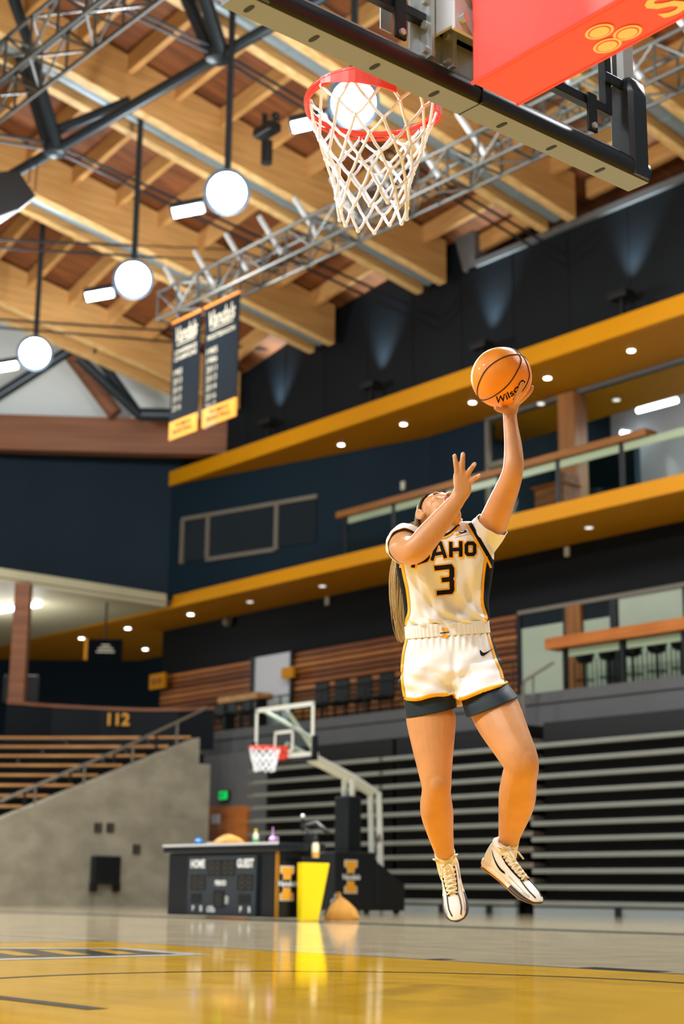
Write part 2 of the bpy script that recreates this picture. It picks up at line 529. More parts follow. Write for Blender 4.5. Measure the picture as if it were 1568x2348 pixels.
tag(o, 'square wooden column in the upper terrace glazing', 'column')
rm = MB().box(7, 19.6, 25.0, 25.2, 7.5, 13.0).build('wall_room_back', M['room_white'])
tag(rm, 'white back wall of the room behind the upper glazing', kind='structure')
tag(MB().box(19.6, 19.8, 20.1, 25.2, 7.5, 13).build('wall_room_dark', M['wall_navy']), 'dark side wall behind the upper terrace door', kind='structure')
tag(MB().box(17.3, 19.6, 23.0, 23.2, 7.5, 10.1).build('wall_room_partition', M['wall_navy']), 'dark partition behind the upper terrace door', kind='structure')
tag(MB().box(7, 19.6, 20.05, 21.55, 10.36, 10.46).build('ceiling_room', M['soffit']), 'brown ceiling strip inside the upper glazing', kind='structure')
tag(MB().box(7, 19.6, 21.5, 25.2, 11.9, 12.0).build('ceiling_room_high', M['room_white']), 'white ceiling of the upper terrace room', kind='structure')
tag(MB().box(7, 19.6, 21.5, 21.56, 10.4, 11.95).build('wall_room_upstand', M['soffit']), 'brown upstand above the room ceiling strip', kind='structure')
lp = bpy.data.lights.new('room_lamp', 'AREA'); lp.energy = 520; lp.size = 2.5
lo = bpy.data.objects.new('room_lamp', lp); col.objects.link(lo); lo.location = C(13, 23.4, 11.6)
p1_ = on_v(1462, 942, 23.4); p2_ = on_v(1552, 918, 23.4)
tl = thing('tube_light', (p1_ + p2_) / 2, 'long white tube light in the room behind the upper glazing', 'light')
MB().cyl(p1_, p2_, .055, 10).build('tube', M['tube_light'], tl, smooth=True)
MB().tube([p1_ + ZD * .09, p2_ + ZD * .09], .04, 6).build('housing', M['white_paint'], tl)
p1_ = on_v(1425, 992, 24.6); p2_ = on_v(1460, 996, 24.6)
tl = thing('tube_light', (p1_ + p2_) / 2, 'small bright lamp low on the white room wall', 'light')
MB().cyl(p1_, p2_, .05, 10).build('tube', M['tube_light'], tl, smooth=True)
MB().tube([p1_ + ZD * .08, p2_ + ZD * .08], .04, 6).build('housing', M['white_paint'], tl)
o = MB().box(14.6, 15.6, 24.9, 24.98, 8.4, 9.2).build('wall_screen', M['glass_dark']); tag(o, 'dark flat screen on the white room wall', 'screen')

# downlights
for k, (px, py) in enumerate(((782, 1019), (925, 972), (1083, 922), (1255, 866), (1447, 803))):
    p = on_z(px, py, 10.44)
    d = thing('downlight', p, '%s lit downlight of the upper gold soffit counted from its banner end' % ORD[k], 'light', 'downlights of the upper soffit')
    MB().lathe(p - ZD * .012, [(.085, 0), (.085, .02)], 16).build('trim_ring', M['white_paint'], d, smooth=True)
    MB().lathe(p - ZD * .02, [(.068, 0), (.068, .02)], 16).build('lens', M['down_light'], d)
for k, (px, py, dim) in enumerate(((1350, 1209, 1), (739, 1343, 1), (573, 1379, 1), (437, 1408, 0), (293, 1440, 0), (187, 1463, 0), (333, 1488, 0))):
    p = on_z(px, py, 7.22)
    d = thing('downlight', p, ['switched-off downlight of the lower soffit above the lower glazing', 'switched-off downlight of the lower soffit above the white door panel', 'switched-off downlight of the lower soffit near the dome camera', 'lit downlight of the lower soffit just past the cream balcony corner', 'lit downlight of the lower soffit in front of the hanging sign', 'lit downlight of the lower soffit nearest the brown column', 'lit downlight of the lower soffit behind the hanging sign'][k], 'light', 'dim downlights of the lower soffit' if dim else 'lit downlights of the lower soffit')
    MB().lathe(p - ZD * .012, [(.095, 0), (.095, .02)], 16).build('trim_ring', M['white_paint'], d, smooth=True)
    MB().lathe(p - ZD * .02, [(.075, 0), (.075, .02)], 16).build('lens', M['down_dim' if dim else 'down_light'], d)
for k, (px, py) in enumerate(((1240, 925), (1413, 916))):
    p = on_z(px, py, 10.28)
    d = thing('downlight', p, 'round downlight behind the upper glazing, %s' % ('between door and wooden column' if k == 0 else 'above the white room beyond the wooden column'), 'light', 'downlights behind the glazing')
    MB().lathe(p - ZD * .012, [(.09, 0), (.09, .02)], 16).build('trim_ring', M['white_paint'], d, smooth=True)
    MB().lathe(p - ZD * .02, [(.07, 0), (.07, .02)], 16).build('lens', M['down_dim'], d)

# wall-washing lamps on the ledge above the upper fascia
for k, (px, py) in enumerate(((620, 970), (855, 888), (1110, 790), (1430, 690))):
    p = on_v(px, py, 18.05); u, v = uv(p)
    d = thing('wall_washer', C(u, 17.95, 10.8), '%s black wall-washing lamp along the upper gold ledge from the banners' % ORD[k], 'lamp', 'wall washers on the gold ledge')
    MB().box(u - .22, u + .22, 17.83, 18.12, 11.1, 11.24).build('housing', M['black'], d, bevel=.02)
    MB().box(u - .03, u + .03, 17.97, 18.03, 10.8, 11.1).build('bracket', M['black'], d)
    MB().box(u - .17, u + .17, 17.9, 18.08, 11.24, 11.25).build('lens', M['down_dim'], d)
    spot('wall_washer_lamp', C(u, 18.0, 11.3), C(u - .2, 18.3, 13.2), 600, 62, 1, .12, (.72, .9, 1))

# lower level back wall: black band over slatted wood, white door panel
bw = MB().box(7, 31.3, 19.92, 20.1, 6.02, 7.22).build('wall_lower_band', M['wall_black'])
tag(bw, 'black band of wall above the wooden slats', kind='structure')
sw = MB().box(18.05, 31.3, 19.96, 20.1, 3.9, 6.02).build('wall_slatted', M['slat_gap'])
tag(sw, 'wall clad in horizontal wooden slats behind the terrace', kind='structure')
for a, b in ((18.08, 21.6), (21.62, 25.45), (27.1, 31.28)):
    for k in range(15):
        z = 3.95 + k * .138
        MB().box(a, b, 19.88 + .012 * (k % 3), 19.97, z, z + .088).build('slat', M[('slat', 'slat_b', 'slat', 'slat_c')[(k * 5 + int(a)) % 4]], sw)
wdp = thing('door_1', C(26.3, 19.9, 3.95), None, None)
tag(wdp, 'white panel doorway between the wooden slats', kind='structure')
MB().box(25.47, 27.05, 19.86, 19.96, 3.95, 6.02).build('door_panel', M['white_paint'], wdp)
MB().box(25.44, 25.52, 19.8, 19.96, 3.95, 6.04).build('door_jamb', M['black'], wdp)
MB().box(27.0, 27.12, 19.8, 19.96, 3.95, 6.04).build('door_jamb', M['black'], wdp)
def blade_sign(u0, u1, z0, z1, label, dark):
    s = thing('blade_sign', C(u0, 19.7, z0), label, 'sign')
    MB().box(u0, u1, 19.6, 19.68, z0, z1).build('sign_face', M['gold'], s)
    MB().box(u1 - .06, u1, 19.68, 19.9, z0 + .1, z1 - .1).build('bracket', M['black'], s)
    if dark:
        for k in (.3, .68):
            c = C(u0 + (u1 - u0) * k, 19.59, (z0 + z1) / 2)
            MB().lathe(c, [(.1, 0), (.1, .012)], 14, axis=-VD).build('symbol', M['slat'], s)
p = on_v(645, 1532, 19.6); q = on_v(670, 1553, 19.6)
blade_sign(uv(q)[0], uv(p)[0], q.z, p.z, 'small orange projecting sign on the white door panel', False)
p = on_v(343, 1548, 19.6); q = on_v(376, 1576, 19.6)
blade_sign(uv(q)[0], uv(p)[0], q.z, p.z, 'orange sign with two round symbols at the slatted wall end', True)
# wall boxes on the black band
for px, py, lab in ((750, 1378, 'small beige box on the black band over the slats'), (1300, 1265, 'small beige box on the bulkhead over the lower glazing'), (925, 1114, 'small beige box on the navy upper wall')):
    p = on_v(px, py, 19.88) if px != 925 else hit_wall(px, py) + wn * .02
    o = MB().wbox(p, .12, .06, .2, UD, VD).build('wall_box', M['cream_text'], bevel=.015); tag(o, lab, 'wall box')
p = on_v(522, 1426, 19.8)
sc = thing('security_camera', p, 'white dome camera with bracket on the black band', 'camera')
MB().ellipsoid(p, (UD * .14, VD * .14, ZD * .14), 14, 8).build('dome', M['frame'], sc, smooth=True)
MB().cyl(p, p + VD * .14 + ZD * .12, .05, 8).build('bracket', M['white_paint'], sc)

# mezzanine parapet
pr = MB().box(7, 26.7, 18.0, 18.25, 3.2, 3.97).build('wall_parapet', M['grey_wall'])
tag(pr, 'grey parapet above the retracted bleachers', kind='structure')
MB().box(7, 26.7, 17.98, 18.0, 3.74, 3.76).build('reveal', M['wall_black'], pr)
tag(MB().box(7, 27, 18.25, 24, 3.7, 3.9).build('floor_terrace', M['grey_wall']), 'mezzanine terrace floor', kind='structure')

# lower glazing at the right: frosted panes, wooden post, black mullions
gl = MB().box(7, 18.0, 19.86, 19.95, 5.95, 6.03).build('wall_lower_glazing', M['frame'])
tag(gl, 'frosted glass wall behind the drink rail', kind='structure')
for u in (18.0, 16.72, 13.75, 11.5, 9.3):
    MB().box(u - .05, u + .05, 19.88, 20.0, 3.9, 5.96).build('mullion', M['black'], gl)
MB().box(15.38, 15.56, 19.88, 20.0, 3.9, 5.96).build('mullion', M['black'], gl)
MB().box(16.28, 16.66, 19.84, 20.02, 3.9, 5.96).build('post', M['post_wood'], gl)
for a, b, zt_ in ((16.78, 17.94, 5.66), (15.56, 16.26, 5.62), (13.81, 15.36, 5.95), (11.56, 13.7, 5.95), (9.36, 11.44, 5.95)):
    MB().box(a, b, 19.92, 19.95, 3.9, zt_).build('pane', M['frost'], gl)
    if zt_ < 5.9: MB().box(a, b, 19.92, 19.95, zt_, 5.95).build('pane', M['glass_dark'], gl)

# drink rail at the right with frosted panels and posts
dr = thing('drink_rail', C(12, 18.1, 3.97), 'orange wooden drink rail with pale panels on the grey parapet', 'railing')
MB().box(8, 15.5, 17.92, 18.32, 4.74, 4.95).build('rail_top', M['rail_wood'], dr, bevel=.01)
u = 15.15
for k in range(5):
    MB().box(u - .04, u + .04, 18.06, 18.14, 3.97, 4.74).build('post', M['black'], dr)
    MB().box(u - 1.28, u - .1, 18.08, 18.1, 4.58, 4.73).build('panel', M['panel'], dr)
    MB().box(u - 1.28, u - .1, 18.08, 18.09, 3.98, 4.58).build('pane', M['glass'], dr)
    for j in range(11):
        MB().box(u - .15 - j * .105, u - .165 - j * .105, 18.16, 18.18, 3.97, 4.5).build('picket', M['blackmetal'], dr)
    u -= 1.36
# bar stools behind it
for k, px in enumerate((1340, 1394, 1450, 1506, 1562)):
    p = on_v(px, 1500, 18.6); u = uv(p)[0]
    s = thing('bar_stool', C(u, 18.6, 3.9), '%s black bar stool behind the drink rail from its open end' % ORD[k], 'stool', 'bar stools behind the drink rail')
    MB().rings([[C(u + math.cos(a) * r, 18.6 + math.sin(a) * r * .9, z) for a in [i * math.pi / 6 for i in range(12)]] for r, z in ((.1, 4.52), (.17, 4.56), (.195, 4.66), (.185, 4.68), (.15, 4.6))]).build('seat', M['black'], s, smooth=True)
    MB().rings([[C(u + math.cos(a) * r, 18.6 + math.sin(a) * r, z) for a in [i * math.pi / 6 for i in range(-1, 8)]] for r, z in ((.19, 4.66), (.2, 4.82), (.195, 4.86))], closed=False).build('backrest', M['black'], s)
    MB().cyl(C(u, 18.6, 3.93), C(u, 18.6, 4.54), .03, 8).build('post', M['blackmetal'], s)
    MB().lathe(C(u, 18.6, 3.9), [(.18, 0), (.18, .02), (.05, .05)], 14).build('base', M['blackmetal'], s)
    MB().tube([C(u + math.cos(i * math.pi / 6) * .17, 18.6 + math.sin(i * math.pi / 6) * .17, 4.2) for i in range(12)], .012, 5, closed=True).build('footring', M['blackmetal'], s)
bc = thing('bar_counter', C(26.6, 19.2, 3.9), 'wooden bar counter before the slatted wall by the white door', 'counter')
MB().box(25.75, 27.35, 19.0, 19.5, 4.82, 4.98).build('top', M['bench'], bc, bevel=.01)
for u in (25.9, 27.2):
    MB().box(u - .05, u + .05, 19.1, 19.4, 3.9, 4.82).build('leg', M['black'], bc)
for k, u in enumerate((26.0, 26.6, 27.1)):
    s_ = thing('counter_stool', C(u, 18.75, 3.9), '%s black stool at the wooden bar counter from the white door' % ORD[k], 'stool', 'stools at the bar counter')
    MB().box(u - .18, u + .18, 18.57, 18.93, 4.45, 4.52).build('seat', M['black'], s_, bevel=.02)
    MB().box(u - .18, u + .18, 18.88, 18.93, 4.52, 4.8).build('backrest', M['black'], s_, bevel=.02)
    for a in (-.15, .15):
        for b in (-.15, .15):
            MB().cyl(C(u + a, 18.75 + b, 3.9), C(u + a * .8, 18.75 + b * .8, 4.46), .018, 6).build('leg', M['blackmetal'], s_)
for k, u in enumerate((21.0, 21.75, 22.5, 23.2)):
    s_ = thing('high_chair', C(u, 18.7, 3.9), '%s black high chair on the terrace above the practice goal, counted toward the door' % ORD[k], 'chair', 'high chairs on the terrace')
    MB().box(u - .24, u + .24, 18.5, 18.95, 4.35, 4.43).build('seat', M['black'], s_, bevel=.02)
    MB().box(u - .24, u + .24, 18.9, 18.96, 4.43, 4.95).build('backrest', M['black'], s_, bevel=.02)
    for a in (-.2, .2):
        for b in (-.18, .18):
            MB().cyl(C(u + a, 18.72 + b, 3.9), C(u + a, 18.72 + b, 4.36), .02, 6).build('leg', M['blackmetal'], s_)
tr_ = thing('terrace_glass_rail', C(22, 18.1, 3.97), 'low glass rail with thin dark posts on the parapet above the goal', 'railing')
MB().cyl(C(16.4, 18.12, 4.62), C(26.6, 18.12, 4.62), .02, 6).build('rail_top', M['blackmetal'], tr_)
for k in range(8):
    u = 16.5 + k * 1.44
    MB().cyl(C(u, 18.12, 3.97), C(u, 18.12, 4.62), .02, 6).build('post', M['blackmetal'], tr_)
    if k < 7: MB().box(u + .04, u + 1.4, 18.115, 18.125, 4.0, 4.6).build('pane', M['glass'], tr_)
# steps and handrail beside the grey parapet
st = thing('stair_flight', C(15.9, 18.0, 3.0), 'pale steps rising beside the grey parapet end', 'stairs')
for k in range(6):
    MB().box(15.62, 16.1, 17.92 + k * .08, 18.4, 3.1 + k * .15, 3.22 + k * .15).build('step', M['bleach_edge'], st)
hr = thing('handrail', C(16.0, 17.6, 3.2), 'bent tube handrail at the steps by the parapet', 'railing')
MB().tube([on_v(1201, 1640, 17.6), on_v(1199, 1575, 17.6), on_v(1203, 1560, 17.6), on_v(1270, 1518, 17.9)], .03, 8).build('rail', M['frame'], hr, smooth=True)
MB().tube([on_v(1222, 1600, 17.8), on_v(1222, 1545, 17.8)], .02, 6).build('post', M['frame'], hr)

# upper terrace rail: wooden handrail, frosted strip, glass, posts
ur = thing('terrace_rail', C(17, 18.06, 7.5), 'orange wooden rail with frosted glass strip on the upper terrace', 'railing')
MB().box(13.0, 21.65, 17.96, 18.3, 8.36, 8.5).build('rail_top', M['rail_dark'], ur, bevel=.01)
for k in range(6):
    u = 21.4 - k * 1.55
    MB().box(u - .035, u + .035, 18.04, 18.1, 7.5, 8.36).build('post', M['black'], ur)
    MB().box(u - 1.5, u - .06, 18.06, 18.08, 8.2, 8.35).build('panel', M['panel'], ur)
    MB().box(u - 1.5, u - .06, 18.06, 18.07, 7.52, 8.2).build('pane', M['glass'], ur)
ur2 = thing('terrace_rail', C(10, 18.3, 7.5), 'yellow pipe rail continuing past the wooden rail end', 'railing')
MB().cyl(C(13.0, 18.5, 8.42), C(7.5, 18.5, 8.42), .06, 8).build('rail_top', M['soffit'], ur2)
for u in (12, 10.5, 9):
    MB().cyl(C(u, 18.5, 7.5), C(u, 18.5, 8.42), .03, 6).build('post', M['black'], ur2)
for k, (u, v) in enumerate(((12.2, 19.0), (11.2, 19.1))):
    s = thing('terrace_chair', C(u, v, 7.5), 'black chair on the upper terrace, %s' % ('next to the wooden rail end' if k == 0 else 'further along the yellow pipe rail'), 'chair', 'chairs on the upper terrace')
    MB().box(u - .24, u + .24, v - .24, v + .24, 7.95, 8.02).build('seat', M['black'], s, bevel=.02)
    MB().box(u - .24, u + .24, v + .2, v + .25, 8.02, 8.5).build('backrest', M['black'], s, bevel=.02)
    for a in (-.2, .2):
        for b in (-.2, .2):
            MB().cyl(C(u + a, v + b, 7.5), C(u + a, v + b, 7.95), .02, 6).build('leg', M['blackmetal'], s)
bb = thing('wood_panel_box', C(15.9, 18.8, 7.5), 'wooden cabinet standing behind the upper glass rail', 'cabinet')
MB().box(15.65, 16.3, 18.6, 19.1, 7.5, 8.1).build('body', M['slat'], bb, bevel=.01)
MB().box(15.55, 15.7, 18.6, 19.1, 7.5, 8.32).build('side_panel', M['slat'], bb, bevel=.01)
MB().box(15.5, 16.35, 18.55, 19.15, 8.1, 8.13).build('top', M['rail_wood'], bb)

# ================================================================ retracted bleachers
for bi, (u0, u1, lab) in enumerate(((7.5, 14.05, 'bank of retracted black bleachers with pale seat edges beyond the step gap'), (14.45, 17.75, 'bank of retracted bleachers between the step gap and the practice goal'), (17.85, 21.7, 'bank of retracted bleachers beside the wooden doors'))):
    b = thing('retracted_bleachers', C((u0 + u1) / 2, 16.2, 0), lab, 'bleachers')
    MB().box(u0, u1, 16.25, 17.9, .0, 3.15).build('carriage', M['bleach_dark'], b)
    for k in range(11):
        z = .18 + k * .2545
        MB().box(u0, u1, 15.9, 16.02, z - .038, z + .038).build('seat_edge', M['bleach_edge'], b, bevel=.012)
        MB().box(u0, u1, 16.02, 16.3, z - .02, z + .02).build('deck_board', M['bleach_dark'], b)
        if bi == 2 and k > 2:
            MB().box(u1, u1 + .32, 16.0, 16.06, z - .035, z + .035).build('end_arm', M['frame'], b)
    MB().box(u0, u1, 15.93, 16.0, .0, .12).build('kick_board', M['tread'], b)
    n = max(2, int((u1 - u0) / 1.6))
    for k in range(n):
        uu = u0 + .6 + k * (u1 - u0 - 1) / n
        MB().box(uu - .05, uu + .05, 15.88, 16.1, 0, .14).build('foot', M['black'], b)
st2 = thing('aisle_steps', C(14.25, 16, 0), 'column of pale step ends in the gap between bleacher banks', 'stairs')
for k in range(11):
    z = .3 + k * .2545
    MB().box(14.06, 14.44, 15.95, 16.3, z - .06, z + .02).build('step', M['frame'], st2)
tag(MB().box(7, 21.9, 17.9, 18.1, 0, 3.3).build('wall_behind_bleachers', M['wall_black']), 'black wall behind the retracted bleachers', kind='structure')

# recess with doors and exit sign
rc = MB().box(21.9, 27, 16.9, 17.1, 0, 3.25).build('wall_recess', M['grey_wall'])
tag(rc, 'grey wall of the door recess under the parapet', kind='structure')
for k, (px0, px1) in enumerate(((480, 522), (524, 572))):
    p0 = on_v(px0, 1850, 16.88); p1 = on_v(px1, 1850, 16.88); ua = uv(p1)[0]; ub = uv(p0)[0]
    d = MB().box(ua, ub, 16.82, 16.9, 0, p0.z).build('door_%d' % (k + 2), M['slat'] if k == 0 else M['rail_wood'])
    tag(d, ('reddish' if k == 0 else 'orange') + ' wooden door in the grey recess', kind='structure')
    MB().box(ua + .1, ua + .16, 16.76, 16.82, .95, 1.2).build('handle', M['galv'], d)
    if k == 0: MB().box(ua + .2, ub - .2, 16.80, 16.82, 1.75, 1.95).build('notice', M['white_paint'], d)
p = on_v(515, 1824, 16.85)
es = thing('exit_sign', p, 'small lit green exit sign on the grey recess wall', 'sign')
MB().wbox(p, .34, .06, .22, UD, VD).build('case', M['black'], es, bevel=.01)
MB().wbox(p - VD * .04, .28, .03, .17, UD, VD).build('face', mat('exit_green', (20, 160, 70), .4, emit=1.0, emit_rgb=(10, 190, 80)), es)
text_flat('lettering', 'EXIT', p - VD * .06 - ZD * .05, -UD, ZD, .1, M['black'], es, bold=.02, width=.22)

# ================================================================ concrete wall and corner seating (left)
cu = 23.5
cw = MB().prism([C(cu, 6.2, 0), C(cu, 16.1, 0), C(cu, 16.1, 2.95), C(cu, 15.8, 2.95), C(cu, 15.8, 3.5), C(cu, 6.2, 0.0)][:5] + [C(cu, 7.3, .02)], UD * .35).build('wall_concrete', M['concrete'])
tag(cw, 'bare concrete wall with sloping top beside the court', kind='structure')
for px, py, w_, h_, lab in ((225, 1898, 16, 18, 'dark square vent in the concrete wall, the one toward the seats'), (253, 1898, 16, 18, 'dark square vent in the concrete wall, the one toward the doors'), (313, 1947, 14, 22, 'small black box on the concrete wall')):
    p = on_u(px, py, cu - .02)
    g = thing('wall_vent' if w_ == 16 else 'wall_box', p, lab, 'vent' if w_ == 16 else 'wall box', 'twin vents' if w_ == 16 else None)
    MB().wbox(p, .05, .17, .19, UD, VD).build('frame', M['blackmetal'], g, bevel=.01)
    for k in range(3):
        MB().wbox(p - UD * .03 + ZD * (-.06 + .06 * k), .02, .14, .02, UD, VD).build('louvre', M['frame'], g)
p = on_u(240, 2010, cu - .1)
u_, v_ = uv(p)
g = thing('folded_cart', C(cu - .15, v_, 0), 'black padded panel hung low on the concrete wall', 'panel')
MB().box(cu - .2, cu - .05, v_ - .32, v_ + .32, .42, .98).build('pad', M['black_pad'], g, bevel=.03)
for s_ in (-.27, .27):
    MB().box(cu - .2, cu - .05, v_ + s_ - .05, v_ + s_ + .05, .28, .45).build('foot', M['black'], g)
# seating rows: benches curving round the corner behind the concrete wall
sb = MB()
NR = 9
for k in range(NR):
    v_ = 11.3 + k * .565; z = 1.66 + k * .233
    p0 = C(cu + .35, v_, 0)
    bnc = thing('bench_row', (p0.x - 3, p0.y, z), '%s curved wooden bench row up from the foot of the concrete wall' % ORD[k], 'bench', 'wooden bench rows in the corner stand')
    path = []
    for i in range(13):
        t = i / 12
        path.append(Vector((p0.x - t * 11, p0.y + .9 * math.sin(t * math.pi * .8) * (.5 + .05 * k) - .6 * t * t, z)))
    for nm, dz, th, dep, m_ in (('seat_plank', 0, .05, .3, M['bench']), ('riser', -.22, .17, .05, M['wall_black'])):
        mb = MB()
        mb.rings([[q + Vector((0, -dep / 2, dz - th / 2)), q + Vector((0, dep / 2, dz - th / 2)), q + Vector((0, dep / 2, dz + th / 2)), q + Vector((0, -dep / 2, dz + th / 2))] for q in path])
        mb.build(nm, m_, bnc)
    for i in range(1, 12, 2):
        q = path[i]
        MB().wbox(q + Vector((0, .02, -.12)), .08, .2, .2).build('bracket', M['black'], bnc)
# stepped base under the benches
mb = MB()
a = C(cu + .4, 11.0, 0); b = C(cu + .4, 16.2, 0)
mb.prism([a + ZD * 1.2, b + ZD * 3.2, b, a], Vector((-12, .2, 0)))
o = mb.build('wall_stand_base', M['wall_black']); tag(o, 'dark sloping base under the corner benches', kind='structure')
# stair rail along the concrete top
rl = thing('stair_rail', on_u(300, 1760, cu - .05), 'grey tube stair rail above the sloping concrete wall', 'railing')
top = [on_u(0, 1838, cu + .1), on_u(270, 1721, cu + .1), on_u(475, 1623, cu + .1)]
MB().tube(top, .03, 8).build('rail', M['frame'], rl, smooth=True)
MB().tube([p - ZD * .06 + UD * .5 for p in top], .02, 6).build('rail', M['blackmetal'], rl)
for px, ya, yb in ((79, 1803, 1850), (192, 1754, 1801), (303, 1705, 1752), (405, 1657, 1708)):
    MB().cyl(on_u(px + 2, ya, cu + .1), on_u(px, yb, cu + .1), .028, 8).build('post', M['frame'], rl)
for px, ya, yb in ((55, 1815, 1860), (160, 1768, 1815), (260, 1726, 1776), (357, 1680, 1730)):
    MB().cyl(on_u(px + 2, ya, cu + .4), on_u(px, yb, cu + .4), .03, 8).build('post', M['blackmetal'], rl)
# curved wall with the section number
nwp = [on_y(15, 1622, 34.6), on_y(120, 1622, 35.2), on_y(230, 1620, 35.6), on_y(330, 1615, 35.8), on_y(410, 1607, 35.7), on_y(492, 1596, 35.3)]
zt_ = 4.35
rg = [[Vector((p.x, p.y, 3.45)), Vector((p.x, p.y + .15, 3.45)), Vector((p.x, p.y + .15, zt_)), Vector((p.x, p.y, zt_))] for p in nwp]
nw = MB().rings(rg).build('wall_section', M['wall_dark']); tag(nw, 'curved dark wall carrying the section number', kind='structure')
MB().rings([[Vector((p.x, p.y - .04, zt_)), Vector((p.x, p.y + .2, zt_)), Vector((p.x, p.y + .2, zt_ + .07)), Vector((p.x, p.y - .04, zt_ + .07))] for p in nwp]).build('wall_cap', M['band'], nw)
q = on_y(272, 1664, 35.55)
text_flat('section_number', '112', q + Vector((0, -.04, 0)), (1, .03, 0), ZD, .29, M['gold_text'], nw, bold=.03, width=.5)
tag(MB().wbox((-9, 47.5, 4.7), 15, .2, 5.4).build('wall_under_balcony', M['wall_navy']), 'dark wall under the end balcony', kind='structure')
# balcony slab with cream fascia and soffit
sl = MB().box(28.0, 28.12, 4, 17.8, 7.2, 7.52).build('trim_3', M['cream']); tag(sl, 'cream balcony fascia at the far end', kind='structure')
MB().prism([C(28.12, 4, 7.22), C(28.12, 17.9, 7.22), C(40, 17.95, 7.22), C(40, 4, 7.22)], ZD * .2).build('soffit', M['cream'], sl)
MB().box(27.98, 28.0, 4, 17.8, 7.29, 7.31).build('reveal', M['frame'], sl)
p1_ = on_z(-60, 1410, 7.15); p2_ = on_z(92, 1385, 7.15)
tl = thing('tube_light', p1_, 'long tube light under the cream balcony', 'light')
for t_ in (.2, .8):
    lp = bpy.data.lights.new('balcony_tube_lamp', 'POINT'); lp.energy = 75; lp.shadow_soft_size = .3
    lo = bpy.data.objects.new('balcony_tube_lamp', lp); col.objects.link(lo); lo.location = p1_.lerp(p2_, t_) - ZD * .9
MB().cyl(p1_, p2_, .06, 10).build('tube', M['tube_light'], tl, smooth=True)
MB().tube([p1_ + ZD * .06, p2_ + ZD * .06], .04, 6).build('housing', M['white_paint'], tl)
pc = on_y(45, 1425, 35.2); pb = on_y(38, 1620, 35.2)
wc = thing('wood_column', (pb.x, pb.y, pb.z), 'brown wooden column rising to the cream balcony', 'column')
MB().wbox((pb.x, pb.y, (3.5 + 7.22) / 2), .36, .36, 3.72).build('shaft', M['band'], wc, bevel=.02)
MB().wbox((pb.x, pb.y, 3.45), .5, .5, .1).build('base_plate', M['steel'], wc)
p = on_y(240, 1490, 37.5)
hs = thing('hanging_sign', p, 'dark hanging sign with pale lettering under the gold soffit', 'sign')
MB().wbox(p, .85, .15, .5).build('board', M['banner'], hs)
MB().wbox(p - Vector((.45, 0, 0)), .08, .2, .52).build('edge', M['gold'], hs)
MB().cyl(p + ZD * .2, Vector((p.x, p.y, 7.22)), .025, 6).build('hanger', M['black'], hs)
for dz, w0 in ((.1, .2), (.02, .36), (-.06, .44)):
    MB().wbox(p + Vector((.03, -.08, dz)), w0, .01, .035).build('print_line', M['cream_text'], hs)
p = on_y(48, 1580, 36.5)
o = MB().wbox(p, .85, .1, .65).build('wall_screen', M['black'], bevel=.02); tag(o, 'black screen behind the brown column', 'screen')

# far end wall
fw_ = MB()
fp = [(-13, 36.6), (-8, 37.9), (-3.95, 38.35)]
fw_.rings([[Vector((x, y, 7.3)), Vector((x, y + .2, 7.3)), Vector((x, y + .2, 12.0)), Vector((x, y, 12.0))] for x, y in fp])
o = fw_.build('wall_far', M['wall_navy']); tag(o, 'tall navy wall at the far end of the hall', kind='structure')
zb1 = on_y(200, 1036, 36.9).z; zb2 = on_y(200, 956, 36.9).z
fb = MB().rings([[Vector((x, y, zb1)), Vector((x, y + .4, zb1)), Vector((x, y + .4, zb2)), Vector((x, y, zb2))] for x, y in ((-13, 36.2), (-9, 36.7), (-5, 36.95), (-2.72, 36.9))]).build('trim_4', M['band'])
tag(fb, 'broad red-brown glulam band above the navy wall', kind='structure')
gb = MB().wbox((-6, 37.9, 15), 16, .2, 6.5).build('wall_gable', M['wall_white']); tag(gb, 'white gable wall above the brown band', kind='structure')
# ================================================================ roof
RIDGE = 1.5
def zbeam(zw, v):
    return zw + (18 - (v if v >= RIDGE else 2 * RIDGE - v)) * .16
PAIRS = [(25.5, 11.85), (21.88, 12.55), (18.2, 12.92), (14.57, 13.15), (10.93, 13.3), (7.3, 13.4), (3.65, 13.45)]
ce = MB()
VE = -14
for (ua, za), (ub, zb_) in zip(PAIRS[:-1], PAIRS[1:]):
    for v0, v1 in ((22.0, RIDGE), (RIDGE, VE)):
        ce.add([C(ua + .4, v0, zbeam(za, v0) + 1.0), C(ub + .4, v0, zbeam(zb_, v0) + 1.0), C(ub + .4, v1, zbeam(zb_, v1) + 1.0), C(ua + .4, v1, zbeam(za, v1) + 1.0),
                C(ua + .4, v0, zbeam(za, v0) + 1.15), C(ub + .4, v0, zbeam(zb_, v0) + 1.15), C(ub + .4, v1, zbeam(zb_, v1) + 1.15), C(ua + .4, v1, zbeam(za, v1) + 1.15)],
               [(0, 1, 2, 3), (4, 7, 6, 5), (0, 4, 5, 1), (2, 6, 7, 3)])
ceil = ce.build('ceiling', M['deck'])
tag(ceil, 'dark orange timber roof deck on paired glulam beams', kind='structure')
